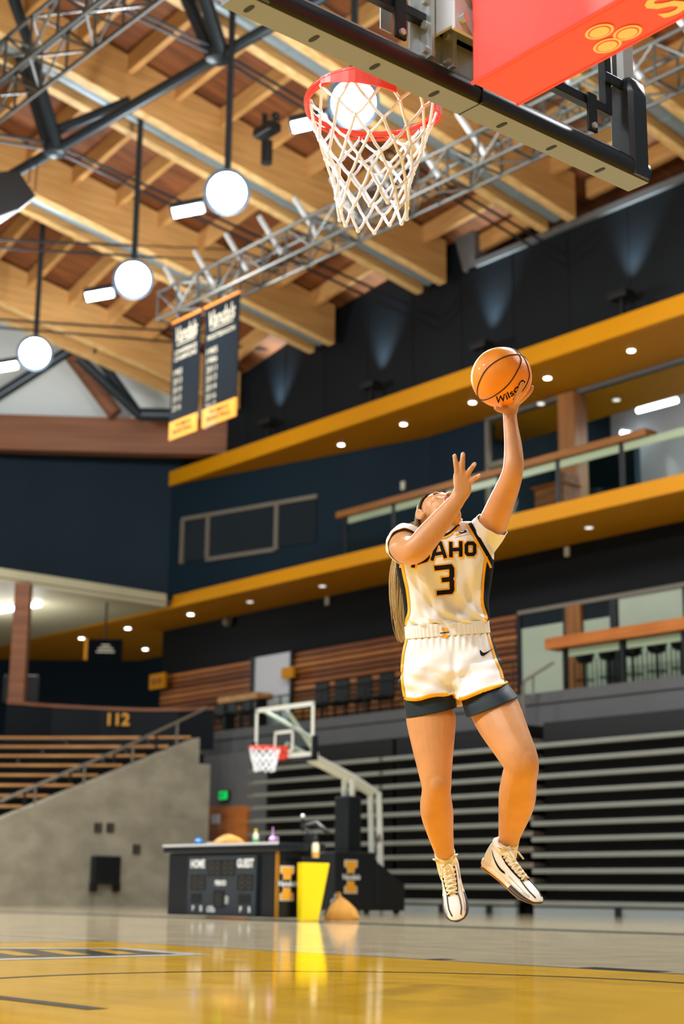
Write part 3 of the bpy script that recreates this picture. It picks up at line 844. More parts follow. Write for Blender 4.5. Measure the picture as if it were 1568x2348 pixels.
for i, (u, zw) in enumerate(PAIRS):
    for du, wd_ in ((0, .22), (.72, .2)):
        for v0, v1 in ((18.06, RIDGE), (RIDGE, VE)):
            if i > 4 and v1 == VE: continue
            b = MB(); z0 = zbeam(zw, v0); z1 = zbeam(zw, v1)
            h = .95
            b.hexa([C(u + du, v0, z0), C(u + du + wd_, v0, z0), C(u + du + wd_, v1, z1), C(u + du, v1, z1),
                    C(u + du, v0, z0 + h), C(u + du + wd_, v0, z0 + h), C(u + du + wd_, v1, z1 + h), C(u + du, v1, z1 + h)])
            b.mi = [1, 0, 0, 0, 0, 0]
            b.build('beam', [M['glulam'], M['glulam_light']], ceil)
    if i < len(PAIRS) - 1:
        pass
# purlins between the pairs
for (ub, zb_), (ua, za) in zip(PAIRS[:-1], PAIRS[1:]):
    # from pair at ua (nearer) to pair at ub (farther)
    v = 20.55
    while v > -4:
        a = C(ua + .92, v, zbeam(za, v) + .78); b = C(ub, v, zbeam(zb_, v) + .78)
        d = b - a
        MB().hexa([a - VD * .06 - ZD * .18, b - VD * .06 - ZD * .18, b + VD * .06 - ZD * .18, a + VD * .06 - ZD * .18,
                   a - VD * .06 + ZD * .2, b - VD * .06 + ZD * .2, b + VD * .06 + ZD * .2, a + VD * .06 + ZD * .2]).build('purlin', M['purlin'], ceil)
        v -= 1.05
# ducts between the paired beams
for i, (u, zw) in enumerate(PAIRS[:6]):
    if i == 0: continue
    p = [C(u + .47, v, zbeam(zw, v) + .3) for v in (18.05, RIDGE)]
    d = thing('ventilation_duct', (p[0] + p[1]) / 2, 'grey round duct between the paired roof beams, %s' % ['', 'the one ending by the banners', 'the one passing above the banner truss', 'the one ending behind the net', 'the one ending behind the backboard', 'the one above the red support arm'][i], 'duct', 'ducts between the roof beams')
    MB().cyl(p[0], p[1], .235, 16).build('pipe', M['duct'], d, smooth=True)
    for k in range(6):
        c = p[0].lerp(p[1], .07 + k * .17); t = (p[1] - p[0]).normalized() * .03
        MB().cyl(c - t, c + t, .25, 16).build('coupling', M['duct'], d, smooth=True)

# steel king-post nodes, struts, rods and the long pipe
def strut(nm, a, b, r, par, m=None):
    MB().cyl(a, b, r, 10).build(nm, m or M['steel'], par, smooth=True)
nodes = [on_u(125, 345, 18.5), on_u(500, 130, 14.9)]
n2 = on_u(-300, 560, 22.2); n0 = on_u(880, -90, 11.2)
tp = thing('tie_pipe', nodes[0], 'long dark steel pipe running under the roof between the strut nodes', 'pipe')
ext0 = nodes[0] + (nodes[0] - nodes[1]) * .35; ext1 = nodes[1] + (nodes[1] - nodes[0]) * .9
strut('pipe', ext0, ext1, .1, tp)
p = on_u(300, 215, 16.6) 
strut('pipe', nodes[0] + ZD * .3 - VD * .1, on_u(298, 232, 17.2), .1, tp)
for k, (n_, u) in enumerate(zip(nodes, (18.5, 14.9))):
    kp = thing('strut_node', n_, 'dark steel V-strut node below the roof beams %s' % ('beside the hanging black speaker' if k == 0 else 'beside the overhead backboard'), 'roof strut')
    MB().lathe(n_ - ZD * .12, [(.1, 0), (.2, .05), (.2, .2), (.08, .26)], 14).build('node', M['steel'], kp, smooth=True)
    t0, t1 = ((-15, -60), (20, -60)) if k == 0 else ((425, -30), (455, -30))
    uu = (u, u)
    for (tx, ty), du in ((t0, -.12), (t1, .12)):
        strut('strut', n_ + UD * du, on_u(tx, ty, u) + UD * du * 3, .12, kp)
    ends = [(on_u(*( (-200, 290) if k == 0 else (250, 10)), u + .3))]
    for dz in (0, .12):
        strut('tie_rod', n_ + ZD * dz, C(u + .1, 18.2, (12.3 if k else 12.0) + dz * 2.2), .028, kp)
        strut('tie_rod', n_ + ZD * dz, ends[0] + ZD * dz, .028, kp)
# two more pairs of tie rods further down the hall
for k, (px0, py0, px1, py1, u) in enumerate(((-40, 548, 640, 578, 21.9), (-40, 730, 640, 775, 24.5))):
    tr = thing('tie_rods', on_u(px0, py0, u), 'pair of thin steel tie rods %s' % ('passing above the banners' if k == 0 else 'passing behind the banners'), 'rod', 'tie rods under the roof')
    for dy in (0, 18):
        strut('rod', on_u(px0, py0 + dy, u), on_u(px1, py1 + dy * 1.6, u), .026, tr)
# V struts before the white gable
gs = thing('gable_struts', on_u(190, 800, 25.2), 'dark steel struts and node before the white gable', 'roof strut')
hub = on_y(188, 790, 34.5)
MB().wbox(hub, .9, .5, .35, X=Vector((.85, 0, -.35)).normalized(), Z=Vector((.35, 0, .85)).normalized()).build('node', M['steel'], gs)
strut('strut', on_y(180, 820, 34.5), on_y(318, 950, 35.5), .12, gs)
strut('strut', on_y(212, 800, 34.5), on_y(322, 955, 35.8), .12, gs)
strut('strut', on_y(165, 800, 34.5), on_y(-40, 930, 34.5), .13, gs)
strut('strut', on_y(190, 790, 34.5), on_y(60, 680, 34.5), .2, gs, M['glulam'])
strut('strut', on_y(318, 950, 35.6), on_y(420, 952, 35.6), .16, gs)
strut('strut', on_y(160, 810, 36.5), on_y(265, 950, 36.5), .2, gs, M['band'])

# lighting trusses
def truss(name, a, b, w_, h_, n, m, label, cat='truss', lat=None):
    a = Vector(a); b = Vector(b); t = (b - a).normalized(); s = t.cross(ZD).normalized()
    tr = thing(name, (a + b) / 2, label, cat)
    cs = [s * (-w_ / 2), s * (w_ / 2), s * (-w_ / 2) + ZD * h_, s * (w_ / 2) + ZD * h_]
    for c in cs:
        MB().cyl(a + c, b + c, .032, 6).build('chord', m, tr)
    L_ = (b - a).length
    for k in range(n + 1):
        p = a + t * (L_ * k / n)
        for i, j in ((0, 1), (1, 3), (3, 2), (2, 0)):
            MB().cyl(p + cs[i], p + cs[j], .022, 5).build('brace', m, tr)
        if k < n:
            q = a + t * (L_ * (k + 1) / n)
            for i, j in ((0, 2), (3, 1), (0, 1), (2, 3)):
                e = (p + cs[i], q + cs[j]) if k % 2 == 0 else (p + cs[j], q + cs[i])
                MB().cyl(e[0], e[1], .02, 5).build('brace', m, tr)
    return tr
a_ = on_z(390, 742, 10.95); ua_, va_ = uv(a_)
bt_ = truss('lighting_truss', C(ua_, 12.15, 10.95), C(6.5, 12.15, 10.95), .5, .55, 20, M['alu'], 'long aluminium lattice truss carrying the banners')
truss('lighting_truss', C(16.5, 5.6, 11), C(8, 5.6, 11), .55, .6, 12, M['alu'], 'aluminium lattice truss above the strut node at roof left')
# pale rod bundles stacked on the truss
for k in range(13):
    u = 7.2 + k * 1.0
    p = C(u, 12.1, 11.2)
    rb = MB().cyl(p, p + UD * .35 - VD * .25 + ZD * .75, .045, 8).build('bright_rod', M['galv'], bt_)

# floodlights: pole, yoke, housing, bright lens and a second lamp head
for i, (u, v, z) in enumerate(FLOODS):
    p = C(u, v, z)
    lab = ['behind the gable struts end', 'above the banners', 'below the strut node', 'seen through the overhead hoop'][i]
    f = thing('floodlight', p, ['glaring floodlight before the white gable', 'glaring floodlight hanging beside the banner truss end', 'glaring floodlight hanging between the banners and the backboard', 'glaring floodlight behind the red hoop'][i], 'floodlight')
    aim = (Vector((0, 0, 1.2)) - p).normalized()
    ztop = zbeam(PAIRS[max(0, min(5, int(round((25.5 - u) / 3.65))))][1], v) + .7
    MB().cyl(p + ZD * .35, C(u, v, ztop), .055, 8).build('pole', M['steel'], f)
    MB().lathe(p, [(.2, -.34), (.34, -.28), (.36, -.02), (.37, 0)], 22, axis=aim).build('housing', M['steel'], f, smooth=True)
    MB().lathe(p, [(.30, .005), (.30, .02)], 22, axis=aim).build('lens', M['flood_lens'], f)
    MB().cyl(p + ZD * .4 - aim * .2, p - aim * .2, .05, 8).build('yoke', M['steel'], f)
    q = p + UD * .52 - VD * .38 - ZD * .25
    ax2 = (aim + ZD * -.6).normalized()
    sd = (ax2.cross(ZD).normalized() - ZD * .38); sd = (sd - ax2 * sd.dot(ax2)).normalized(); up_ = sd.cross(ax2)
    MB().wbox(q - ax2 * .1, .55, .2, .22, X=sd, Y=ax2, Z=up_).build('lamp_head', M['steel'], f, bevel=.03)
    MB().wbox(q + ax2 * .01, .46, .02, .15, X=sd, Y=ax2, Z=up_).build('lens', M['flood_lens'], f)
    MB().cyl(q - ax2 * .15, p + ZD * .1, .035, 6).build('arm', M['steel'], f)
# hanging speaker, camera cluster
sp = thing('hanging_speaker', on_u(30, 445, 17.2), 'large black angular box hanging at the left under the pipe', 'speaker')
pts = [on_u(x, y, 17.2) for x, y in ((-60, 400), (42, 388), (85, 450), (45, 482), (-60, 520))]
MB().prism(pts, UD * 1.0).build('cabinet', M['black'], sp, bevel=.03)
MB().cyl(on_u(66, 420, 17.4), on_u(70, 360, 17.4), .012, 5).build('cable', M['steel'], sp)
MB().cyl(on_u(80, 440, 17.4), on_u(86, 370, 17.4), .012, 5).build('cable', M['steel'], sp)
hc = thing('hanging_camera', on_u(610, 300, 15.5), 'black camera unit with drooping cylinder hanging from a beam', 'camera')
MB().wbox(on_u(612, 300, 15.5), .5, .25, .16, UD, VD).build('body', M['black'], hc, bevel=.02)
MB().cyl(on_u(612, 325, 15.5), on_u(611, 375, 15.5), .1, 12).build('barrel', M['black'], hc, smooth=True)
MB().cyl(on_u(609, 300, 15.5), on_u(606, 262, 15.5), .05, 8).build('hanger', M['black'], hc)
MB().ellipsoid(on_u(632, 267, 15.5), (UD * .08, VD * .08, ZD * .08), 10, 6).build('sensor', M['black'], hc, smooth=True)
MB().cyl(on_u(632, 272, 15.5), on_u(618, 292, 15.5), .03, 6).build('arm', M['black'], hc)

# banners
def banner(px0, px1, lines, years, word, label):
    ua = uv(on_v(px0, 726, 12.0))[0]; ub = uv(on_v(px1, 690, 12.0))[0]
    zt, zb_, zg = 10.75, 8.45, 8.80
    um = (ua + ub) / 2; w_ = ua - ub
    b = thing('championship_banner', C(um, 12, zb_), label, 'banner')
    MB().box(ub, ua, 11.99, 12.01, zg, zt).build('cloth', M['banner'], b)
    MB().box(ub, ua, 11.988, 12.012, zb_, zg).build('gold_hem', M['banner_gold'], b)
    MB().box(ub - .02, ua + .02, 11.97, 12.03, zt, zt + .05).build('batten', M['rail_wood'], b)
    for k_ in (.2, .8):
        MB().cyl(C(ub + w_ * k_, 12, zt + .03), C(ub + w_ * k_, 11.92, zt + .24), .012, 5).build('hanger', M['steel'], b)
    text_flat('lettering', 'Vandals', C(um, 11.99, zt - .42), -UD, ZD, .32, M['banner_text'], b, bold=.01, width=w_ * .8, shear=.25)
    MB().box(um - w_ * .34, um + w_ * .34, 11.985, 11.99, zt - .47, zt - .45).build('underline', M['banner_text'], b)
    z = zt - .6
    for t in lines:
        text_flat('lettering', t, C(um, 11.99, z - .05), -UD, ZD, .09, M['banner_text'], b, bold=.01, width=w_ * .8); z -= .13
    z -= .1
    for t in years:
        text_flat('lettering', t, C(ua - w_ * .24, 11.99, z - .1), -UD, ZD, .115, M['banner_text'], b, bold=.0, width=w_ * .32); z -= .175
    text_flat('lettering', word, C(um, 11.988, zg - .14), -UD, ZD, .085, M['banner'], b, width=w_ * .55, bold=.01)
    text_flat('lettering', 'BASKETBALL', C(um, 11.988, zg - .26), -UD, ZD, .085, M['banner'], b, width=w_ * .7, bold=.01)
banner(399, 462, ['CONFERENCE', 'CHAMPIONS'], ['1985', '2013', '2014', '2015', '2016'], "WOMEN'S", 'dark banner with five listed years and gold hem')
banner(472, 549, ['POSTSEASON'], ['1985', '1986', '2011', '2013', '2014', '2016', '2017', '2018', '2019'], "WOMEN'S", 'dark banner with nine listed years and gold hem')

# ================================================================ scorer's table and things around it
M['table_black'] = mat('table_black_laminate', (16, 19, 23), .3)
M['board_grey'] = mat('scoreboard_panel', (44, 52, 58), .45)
M['digit'] = mat('unlit_digit', (78, 74, 58), .5)
M['white_text'] = mat('white_lettering', (236, 240, 240), .6)
M['yellow'] = mat('bright_yellow_panel', (244, 212, 4), .4)
tu0, tu1, tv0, tv1 = 10.36, 12.62, 7.72, 8.35
tb = thing('scorers_table', C((tu0 + tu1) / 2, 8, 0), 'black scorer\'s table with scoreboard panel facing the court', 'table')
MB().box(tu0 + .03, tu1 - .02, tv0 + .04, tv1, 0.03, .76).build('body', M['table_black'], tb, bevel=.01)
MB().box(tu0 - .04, tu1 + .02, tv0 - .03, tv1 + .05, .76, .86).build('top', M['table_black'], tb, bevel=.015)
MB().box(tu0 - .04, tu1 + .02, tv0 - .035, tv0 - .02, .84, .866).build('top_edge', M['white_paint'], tb)
pa = on_v(432, 1975, tv0); pb_ = on_v(588, 1965, tv0)
ba, bb_ = uv(pb_)[0], uv(pa)[0]
sp_ = MB().box(ba, bb_, tv0, tv0 + .05, .04, .72).build('scoreboard_panel', M['board_grey'], tb)
Wd = bb_ - ba
def on_board(fx, fz):                    # fx from the left edge as read
    return C(bb_ - fx * Wd, tv0 - .002, .04 + fz * .68)
def seg_digit(fx, fz, w_, h_, par):
    for k, (a, b) in enumerate((((0, 1), (1, 1)), ((0, 0), (1, 0)), ((0, .5), (1, .5)), ((0, 0), (0, .5)), ((0, .5), (0, 1)), ((1, 0), (1, .5)), ((1, .5), (1, 1)))):
        pa = on_board(fx + a[0] * w_, fz + a[1] * h_); pb = on_board(fx + b[0] * w_, fz + b[1] * h_)
        d = (pb - pa) * .12
        MB().cyl(pa + d, pb - d, .009, 5).build('digit_segment', M['digit'], par)
def dark(fx0, fx1, fz0, fz1):
    a = on_board(fx0, fz0); b = on_board(fx1, fz1)
    MB().hexa([a, on_board(fx1, fz0), on_board(fx1, fz0) - VD * .004, a - VD * .004, on_board(fx0, fz1), b, b - VD * .004, on_board(fx0, fz1) - VD * .004]).build('digit_window', M['table_black'], sp_)
dark(.3, .7, .66, .93); dark(.05, .27, .42, .68); dark(.74, .96, .42, .68); dark(.06, .22, .2, .36); dark(.76, .93, .2, .36); dark(.4, .56, .12, .42)
for k in range(4): seg_digit(.335 + k * .09 + (.02 if k > 1 else 0), .7, .05, .19, sp_)
for k in range(2):
    seg_digit(.09 + k * .1, .46, .055, .18, sp_); seg_digit(.78 + k * .1, .46, .055, .18, sp_)
seg_digit(.45, .16, .05, .2, sp_)
MB().wbox(on_board(.6, .26), .06, .02, .09, UD, VD).build('switch_plate', M['galv'], sp_)
def brd_text(t, fx, fz, h, wdt=None, sh=0):
    text_flat('lettering', t, on_board(fx, fz), -UD, ZD, h, M['white_text'], sp_, bold=.035, width=wdt, shear=sh)
brd_text('HOME', .15, .8, .1, .29); brd_text('GUEST', .85, .8, .1, .32); brd_text('PERIOD', .5, .5, .06, .22)
brd_text('P', .1, .06, .065); brd_text('B', .22, .06, .065); brd_text('P', .8, .06, .065); brd_text('B', .92, .06, .065); brd_text('OES', .37, .05, .07, .17, .3)
MB().box(tu0 + .024, tu0 + .034, tv0 + .034, tv0 + .042, .02, .76).build('corner_trim', M['gold'], tb)
MB().box(tu0 + .055, tu0 + .075, tv0 + .035, tv0 + .045, .02, .76).build('corner_trim', M['gold'], tb)

def logo_I(org, X, Z, h, par):
    """block letter I in gold with pale edge and script word across it"""
    N = X.cross(Z)
    def poly(pts, m, lift, nm):
        P = [org + X * (x * h) + Z * (y * h) + N * lift for x, y in pts]
        MB().prism(P, N * .003).build(nm, m, par)
    I_ = [(-.24, 0), (.24, 0), (.24, .2), (.13, .26), (.13, .74), (.24, .8), (.24, 1), (-.24, 1), (-.24, .8), (-.13, .74), (-.13, .26), (-.24, .2)]
    poly([(x * 1.16, (y - .5) * 1.07 + .5) for x, y in I_], M['cream_text'], .001, 'emblem')
    poly(I_, M['gold_text'], .005, 'emblem')
    poly([(-.42, .5), (-.3, .4), (.3, .36), (.45, .4), (.42, .56), (.3, .62), (-.36, .6)], M['table_black'], .009, 'emblem')
    text_flat('emblem', 'Vandals', org + Z * (h * .41) + N * .009, X, Z, h * .17, M['white_text'], par, bold=.02, width=h * .8, shear=.3, lift=.004)
logo_I(C(tu0 + .03, 7.885, .23), VD, ZD, .36, tb)
# clutter on the table
def bottle(name, px, py, h, r, body, cap, label, vv=8.0):
    p = on_v(px, py, vv); u = uv(p)[0]; c = C(u, vv, .86)
    t = thing(name, c, label, 'bottle')
    MB().lathe(c, [(r * .9, 0), (r, .01), (r, h * .6), (r * .55, h * .78), (r * .45, h * .82)], 16).build('body', body, t, smooth=True)
    MB().lathe(c, [(r * .5, h * .82), (r * .52, h), (r * .3, h * 1.02)], 12).build('cap', cap, t, smooth=True)
    return t
M['blue'] = mat('blue_plastic', (30, 130, 210), .35); M['pink'] = mat('pink_plastic', (214, 170, 214), .4)
M['labelw'] = mat('white_bottle_label', (226, 222, 190), .4); M['yel'] = mat('yellow_cap', (226, 200, 60), .4)
M['tan'] = mat('brown_cloth', (168, 118, 42), .85, bump=.3, bscale=40, var=.12, vscale=6); M['grn'] = mat('green_label', (90, 190, 110), .5)
bottle('drink_bottle', 455, 1934, .1, .05, M['blue'], M['blue'], 'small blue bottle on the scorer\'s table')
t = bottle('drink_bottle', 586, 1928, .17, .035, M['labelw'], M['yel'], 'white bottle with yellow cap on the table')
MB().lathe(C(uv(on_v(586, 1928, 8.0))[0], 8.0, .87), [(.0365, 0), (.0365, .05)], 16).build('label_band', M['grn'], t, smooth=True)
t = bottle('drink_tumbler', 625, 1928, .1, .045, M['pink'], M['pink'], 'pale pink tumbler with straw on the table')
c = C(uv(on_v(625, 1928, 8.0))[0], 8.0, .95)
MB().cyl(c, c + ZD * .1, .008, 6).build('straw', M['pink'], t)
MB().tube([c + -UD * .04 - ZD * .02, c - UD * .1 - ZD * .02, c - UD * .1 - ZD * .07, c - UD * .04 - ZD * .07], .008, 6).build('handle', M['pink'], t)
p = on_v(522, 1930, 8.05); u = uv(p)[0]
g = thing('cloth_heap', C(u, 8.05, .86), 'crumpled tan cloth and papers on the table', 'cloth')
MB().rings([[C(u + math.cos(a) * .27 * r * (1 + .12 * math.sin(3 * a)), 8.05 + math.sin(a) * .16 * r, .862 + z * (1 + .25 * math.sin(2 * a + 1))) for a in [i * math.pi / 9 for i in range(18)]] for r, z in ((1, 0), (.97, .03), (.7, .075), (.3, .1), (.05, .105))]).build('cloth', M['tan'], g, smooth=True)
MB().box(u, u + .3, 7.95, 8.15, .87, .9).build('papers', M['labelw'], g)
# microphone / monitor cluster at the table end
u, v = 10.42, 8.25
g = thing('monitor_arm', C(u, v, .86), 'black folded monitor arm clamped to the table end', 'monitor arm')
MB().box(u - .06, u + .06, v - .06, v + .06, .78, .98).build('clamp', M['black'], g, bevel=.015)
MB().tube([C(u, v, .98), C(u + .08, v - .06, 1.06), C(u - .02, v + .06, 1.1), C(u - .1, v + .2, .98)], .03, 8).build('arm', M['black_pad'], g, smooth=True)
MB().cyl(C(u + .08, v - .06, 1.0), C(u + .08, v - .06, 1.16), .02, 8).build('stem', M['black'], g)
MB().ellipsoid(C(u + .08, v - .06, 1.17), (UD * .03, VD * .03, ZD * .03), 10, 6).build('knob', M['galv'], g, smooth=True)
# yellow tapered bin beside the table
yb = thing('yellow_bin', C(10.15, 8.0, 0), 'bright yellow tapered bin with black lid beside the table', 'bin')
MB().hexa([C(10.22, 7.97, 0), C(10.3, 7.97, 0), C(10.3, 8.22, 0), C(10.22, 8.22, 0), C(10.2, 7.96, .64), C(10.3, 7.96, .64), C(10.3, 8.36, .64), C(10.2, 8.36, .64)]).build('body', M['yellow'], yb, bevel=.008)
MB().box(10.21, 10.3, 7.97, 8.3, .64, .70).build('lid', M['table_black'], yb, bevel=.008)
p = on_u(723, 1958, 10.25); c = C(10.25, uv(p)[1], .70)
t = thing('water_bottle', c, 'clear bottle with orange label and black lid on the yellow bin', 'bottle')
MB().lathe(c, [(.04, 0), (.042, .01), (.042, .13), (.03, .17)], 16).build('body', M['labelw'], t, smooth=True)
MB().lathe(c, [(.0428, .01), (.0428, .06)], 16).build('label_band', M['gold_text'], t, smooth=True)
MB().lathe(c, [(.032, .17), (.034, .22), (.02, .25)], 14).build('cap', M['black'], t, smooth=True)
# brown bag on the floor
p = on_z(768, 2108, 0); u, v = uv(p)
u, v = 10.3, 8.62
bg = thing('brown_bag', C(u, v, 0), 'slumped brown cloth bag on the floor by the yellow bin', 'bag')
MB().rings([[C(u + math.cos(a) * .2 * r + dx * .4, v + math.sin(a) * .2 * r * (1 + .1 * math.sin(3 * a + z * 9)) + dx, z) for a in [i * math.pi / 10 for i in range(20)]] for r, z, dx in ((.98, 0, 0), (1.05, .04, 0), (.85, .13, -.01), (.5, .21, -.03), (.2, .26, -.05), (.1, .29, -.06), (.16, .32, -.07))]).build('body', M['tan'], bg, smooth=True)
MB().tube([C(u, v - .06, .27), C(u - .05, v - .2, .2), C(u, v - .24, .06), C(u, v - .18, .02)], .012, 6).build('drawstring', M['black'], bg)
MB().tube([C(u + .03 * math.cos(a), v - .05 + .03 * math.sin(a), .285) for a in [i * .63 for i in range(10)]], .01, 6, closed=True).build('cord_ring', M['cream_text'], bg)
# ball shelf socket on concrete side by the table
# ================================================================ practice goal in front of the bleachers
gu, gv = 14.85, 11.3
M['goal_white'] = mat('goal_white_steel', (206, 208, 196), .45)
M['rim_red'] = mat('rim_orange_red', (232, 62, 34), .35, coat=.4)
M['net'] = mat('net_cord_white', (238, 244, 252), .7)
pg = thing('practice_goal', C(gu, 12.6, 0), 'portable practice basketball goal parked before the bleachers', 'basketball goal')
z0, z1, hw = 2.28, 3.10, .73
def gbox(nm, a0, a1, v0, v1, b0, b1, m, par=pg, bev=0): return MB().box(gu + a0, gu + a1, gv + v0, gv + v1, b0, b1).build(nm, m, par, bevel=bev)
bdp = gbox('backboard', -hw, hw, 0, .015, z0, z1, M['glass'])
for nm, a0, a1, b0, b1 in (('border', -hw, hw, z1 - .07, z1), ('border', -hw, hw, z0, z0 + .07), ('border', -hw, -hw + .07, z0, z1), ('border', hw - .07, hw, z0, z1),
                           ('target', -.24, .24, 2.66, 2.71), ('target', -.24, .24, 2.36, 2.41), ('target', -.24, -.19, 2.36, 2.7), ('target', .19, .24, 2.36, 2.7)):
    gbox(nm, a0, a1, -.006, 0, b0, b1, M['goal_white'], bdp)
gbox('edge_pad', -hw - .03, hw + .03, -.03, .05, z0 - .06, z0, M['black_pad'], bdp)
for s_ in (-1, 1):
    MB().box(gu + s_ * hw - .03, gu + s_ * hw + .03, gv - .03, gv + .05, z0 - .06, z0 + .3).build('edge_pad', M['black_pad'], bdp)
MB().cyl(C(gu + hw * .8, gv + .08, z1 - .05), C(gu - hw * .9, gv + .08, z0 + .25), .035, 8).build('back_brace', M['goal_white'], pg)
rc_ = C(gu, gv - .36, 2.42)
rm_ = MB().tube([rc_ + (UD * math.cos(a) + VD * math.sin(a)) * .235 for a in [i * math.pi / 12 for i in range(24)]], .016, 8, closed=True).build('rim', M['rim_red'], pg, smooth=True)
MB().box(gu - .12, gu + .12, gv - .13, gv - .01, 2.36, 2.46).build('rim_plate', M['rim_red'], pg)
MB().box(gu - .1, gu + .1, gv - .08, gv, 2.26, 2.46).build('rim_mount', M['rim_red'], pg)
def net(center, R0, R1, Lz, n, rows, r, lean=(0, 0)):
    mb = MB(); ring = []
    for k in range(rows + 1):
        t = k / rows
        R_ = R1 + (R0 - R1) * (1 - t) ** 1.5
        pts = []
        for i in range(n):
            a = 2 * math.pi * (i + .5 * (k % 2)) / n
            jit = .006 * math.sin(i * 2.3 + k * 1.7)
            pts.append(center + UD * (math.cos(a) * (R_ + jit) + lean[0] * t) + VD * (math.sin(a) * (R_ + jit) + lean[1] * t) - ZD * (Lz * (t ** .92) + (.012 * math.sin(i * 1.9 + k) if k else 0)))
        ring.append(pts)
    for k in range(rows):
        for i in range(n):
            j = (i - 1) % n if k % 2 == 0 else (i + 1) % n
            for e in (i, j):
                a, b = ring[k][i], ring[k + 1][e]
                m_ = (a + b) / 2 - ZD * .006
                mb.tube([a, m_, b], r, 5, cap=False)
            mb.ellipsoid(ring[k][i], (UD * r * 1.6, VD * r * 1.6, ZD * r * 1.9), 6, 4)
    for i in range(n):      # bottom loops
        j = (i + 1) % n
        a, b = ring[rows][i], ring[rows][i]
        mb.ellipsoid(ring[rows][i], (UD * r * 1.5, VD * r * 1.5, ZD * r * 1.5), 6, 4)
    return mb
net(rc_, .235, .16, .34, 12, 5, .008).build('net', M['net'], pg, smooth=True)
# arms and mast
for s_ in (-.1, .1):
    MB().tube([C(gu + s_, gv + .05, 2.34), C(gu + s_, gv + .45, 2.36), C(gu + s_, 12.6, 2.08), C(gu + s_, 13.15, 1.84), C(gu + s_, 13.2, .65)], .05, 6).build('arm', M['goal_white'], pg)
MB().cyl(C(gu, gv + .05, 2.5), C(gu, gv + .4, 2.38), .05, 8).build('arm', M['goal_white'], pg)
MB().cyl(C(gu - .05, gv + .02, 3.0), C(gu - .05, gv + .62, 2.38), .035, 8).build('brace', M['goal_white'], pg)
for s_ in (-.09, .09):
    MB().cyl(C(gu + s_, 12.6, 1.7), C(gu + s_, 12.6, 2.1), .045, 8).build('mast', M['goal_white'], pg)
MB().box(gu - .16, gu + .16, 12.45, 12.75, .6, 1.78).build('mast_pad', M['black_pad'], pg, bevel=.03)
MB().box(gu - .45, gu + .45, 11.95, 12.8, .05, .92).build('base_pad', M['black_pad'], pg, bevel=.03)
MB().hexa([C(gu - .45, 12.8, .05), C(gu + .45, 12.8, .05), C(gu + .45, 13.4, .05), C(gu - .45, 13.4, .05), C(gu - .45, 12.8, .8), C(gu + .45, 12.8, .8), C(gu + .45, 13.4, .45), C(gu - .45, 13.4, .45)]).build('base', M['black'], pg, bevel=.02)
for s_ in (-.35, .35):
    for vv in (12.1, 13.3):
        MB().cyl(C(gu + s_ - .03, vv, .05), C(gu + s_ + .03, vv, .05), .05, 10).build('wheel', M['black'], pg)
logo_I(C(gu - .451, 12.28, .32), VD, ZD, .46, pg)
MB().tube([C(gu - .2, 13.0, 1.0), C(gu - .35, 12.95, 1.2), C(gu - .2, 13.1, 1.1)], .02, 6).build('crank', M['frame'], pg)

# ================================================================ overhead hoop
M['bglass'] = mat('backboard_glass', (236, 244, 246), .02, trans=1.0, ior=1.1)
M['pad_tan'] = mat('pad_underside', (122, 130, 138), .5)
M['arm_red'] = mat('red_vinyl_pad', (238, 84, 72), .5)
M['arm_text'] = mat('pale_orange_print', (252, 214, 158), .6)
hp = thing('basketball_hoop', C(-.4, 0, 2.8), 'glass backboard with red rim, white net and black edge pad overhead', 'basketball goal')
FB = -.38                         # board face
gls = MB().box(FB - .02, FB, -.915, .915, 2.9, 3.97).build('backboard', M['bglass'], hp)
for a0, a1, b0, b1 in ((-.915, .915, 2.9, 2.95), (-.915, .915, 3.92, 3.97), (-.915, -.865, 2.9, 3.97), (.865, .915, 2.9, 3.97)):
    MB().box(FB, FB + .004, a0, a1, b0, b1).build('border', M['white_paint'], gls)
for a0, a1, b0, b1 in ((-.305, .305, 3.45, 3.5), (-.305, -.255, 3.05, 3.5), (.255, .305, 3.05, 3.5)):
    MB().box(FB, FB + .004, a0, a1, b0, b1).build('target', M['white_paint'], gls)
# aluminium edge channel and inner black frame
for a0, a1, b0, b1 in ((-.93, .93, 2.89, 2.985), (.87, .93, 2.89, 3.98), (-.93, -.87, 2.89, 3.98), (-.93, .93, 3.93, 3.98)):
    MB().box(FB - .055, FB - .02, a0, a1, b0, b1).build('edge_channel', M['galv'], hp, bevel=.004)
for a0, a1, b0, b1 in ((-.76, .76, 3.10, 3.135), (.75, .785, 3.10, 3.8), (-.785, -.75, 3.10, 3.8), (-.76, .76, 3.77, 3.8)):
    MB().box(FB - .065, FB - .03, a0, a1, b0, b1).build('inner_frame', M['blackmetal'], hp, bevel=.004)
for v_, z_ in ((-.28, 3.03), (.66, 3.03), (.26, 3.0)):
    MB().box(FB - .078, FB - .066, v_ - .024, v_ + .024, z_ - .04, z_ + .11).build('bracket', M['blackmetal'], hp, bevel=.003)
    MB().cyl(C(FB - .088, v_, z_ - .02), C(FB - .07, v_, z_ - .02), .012, 8).build('bolt', M['galv'], hp)
MB().box(FB - .078, FB - .066, .74, .86, 3.22, 3.26).build('bracket', M['blackmetal'], hp, bevel=.003)
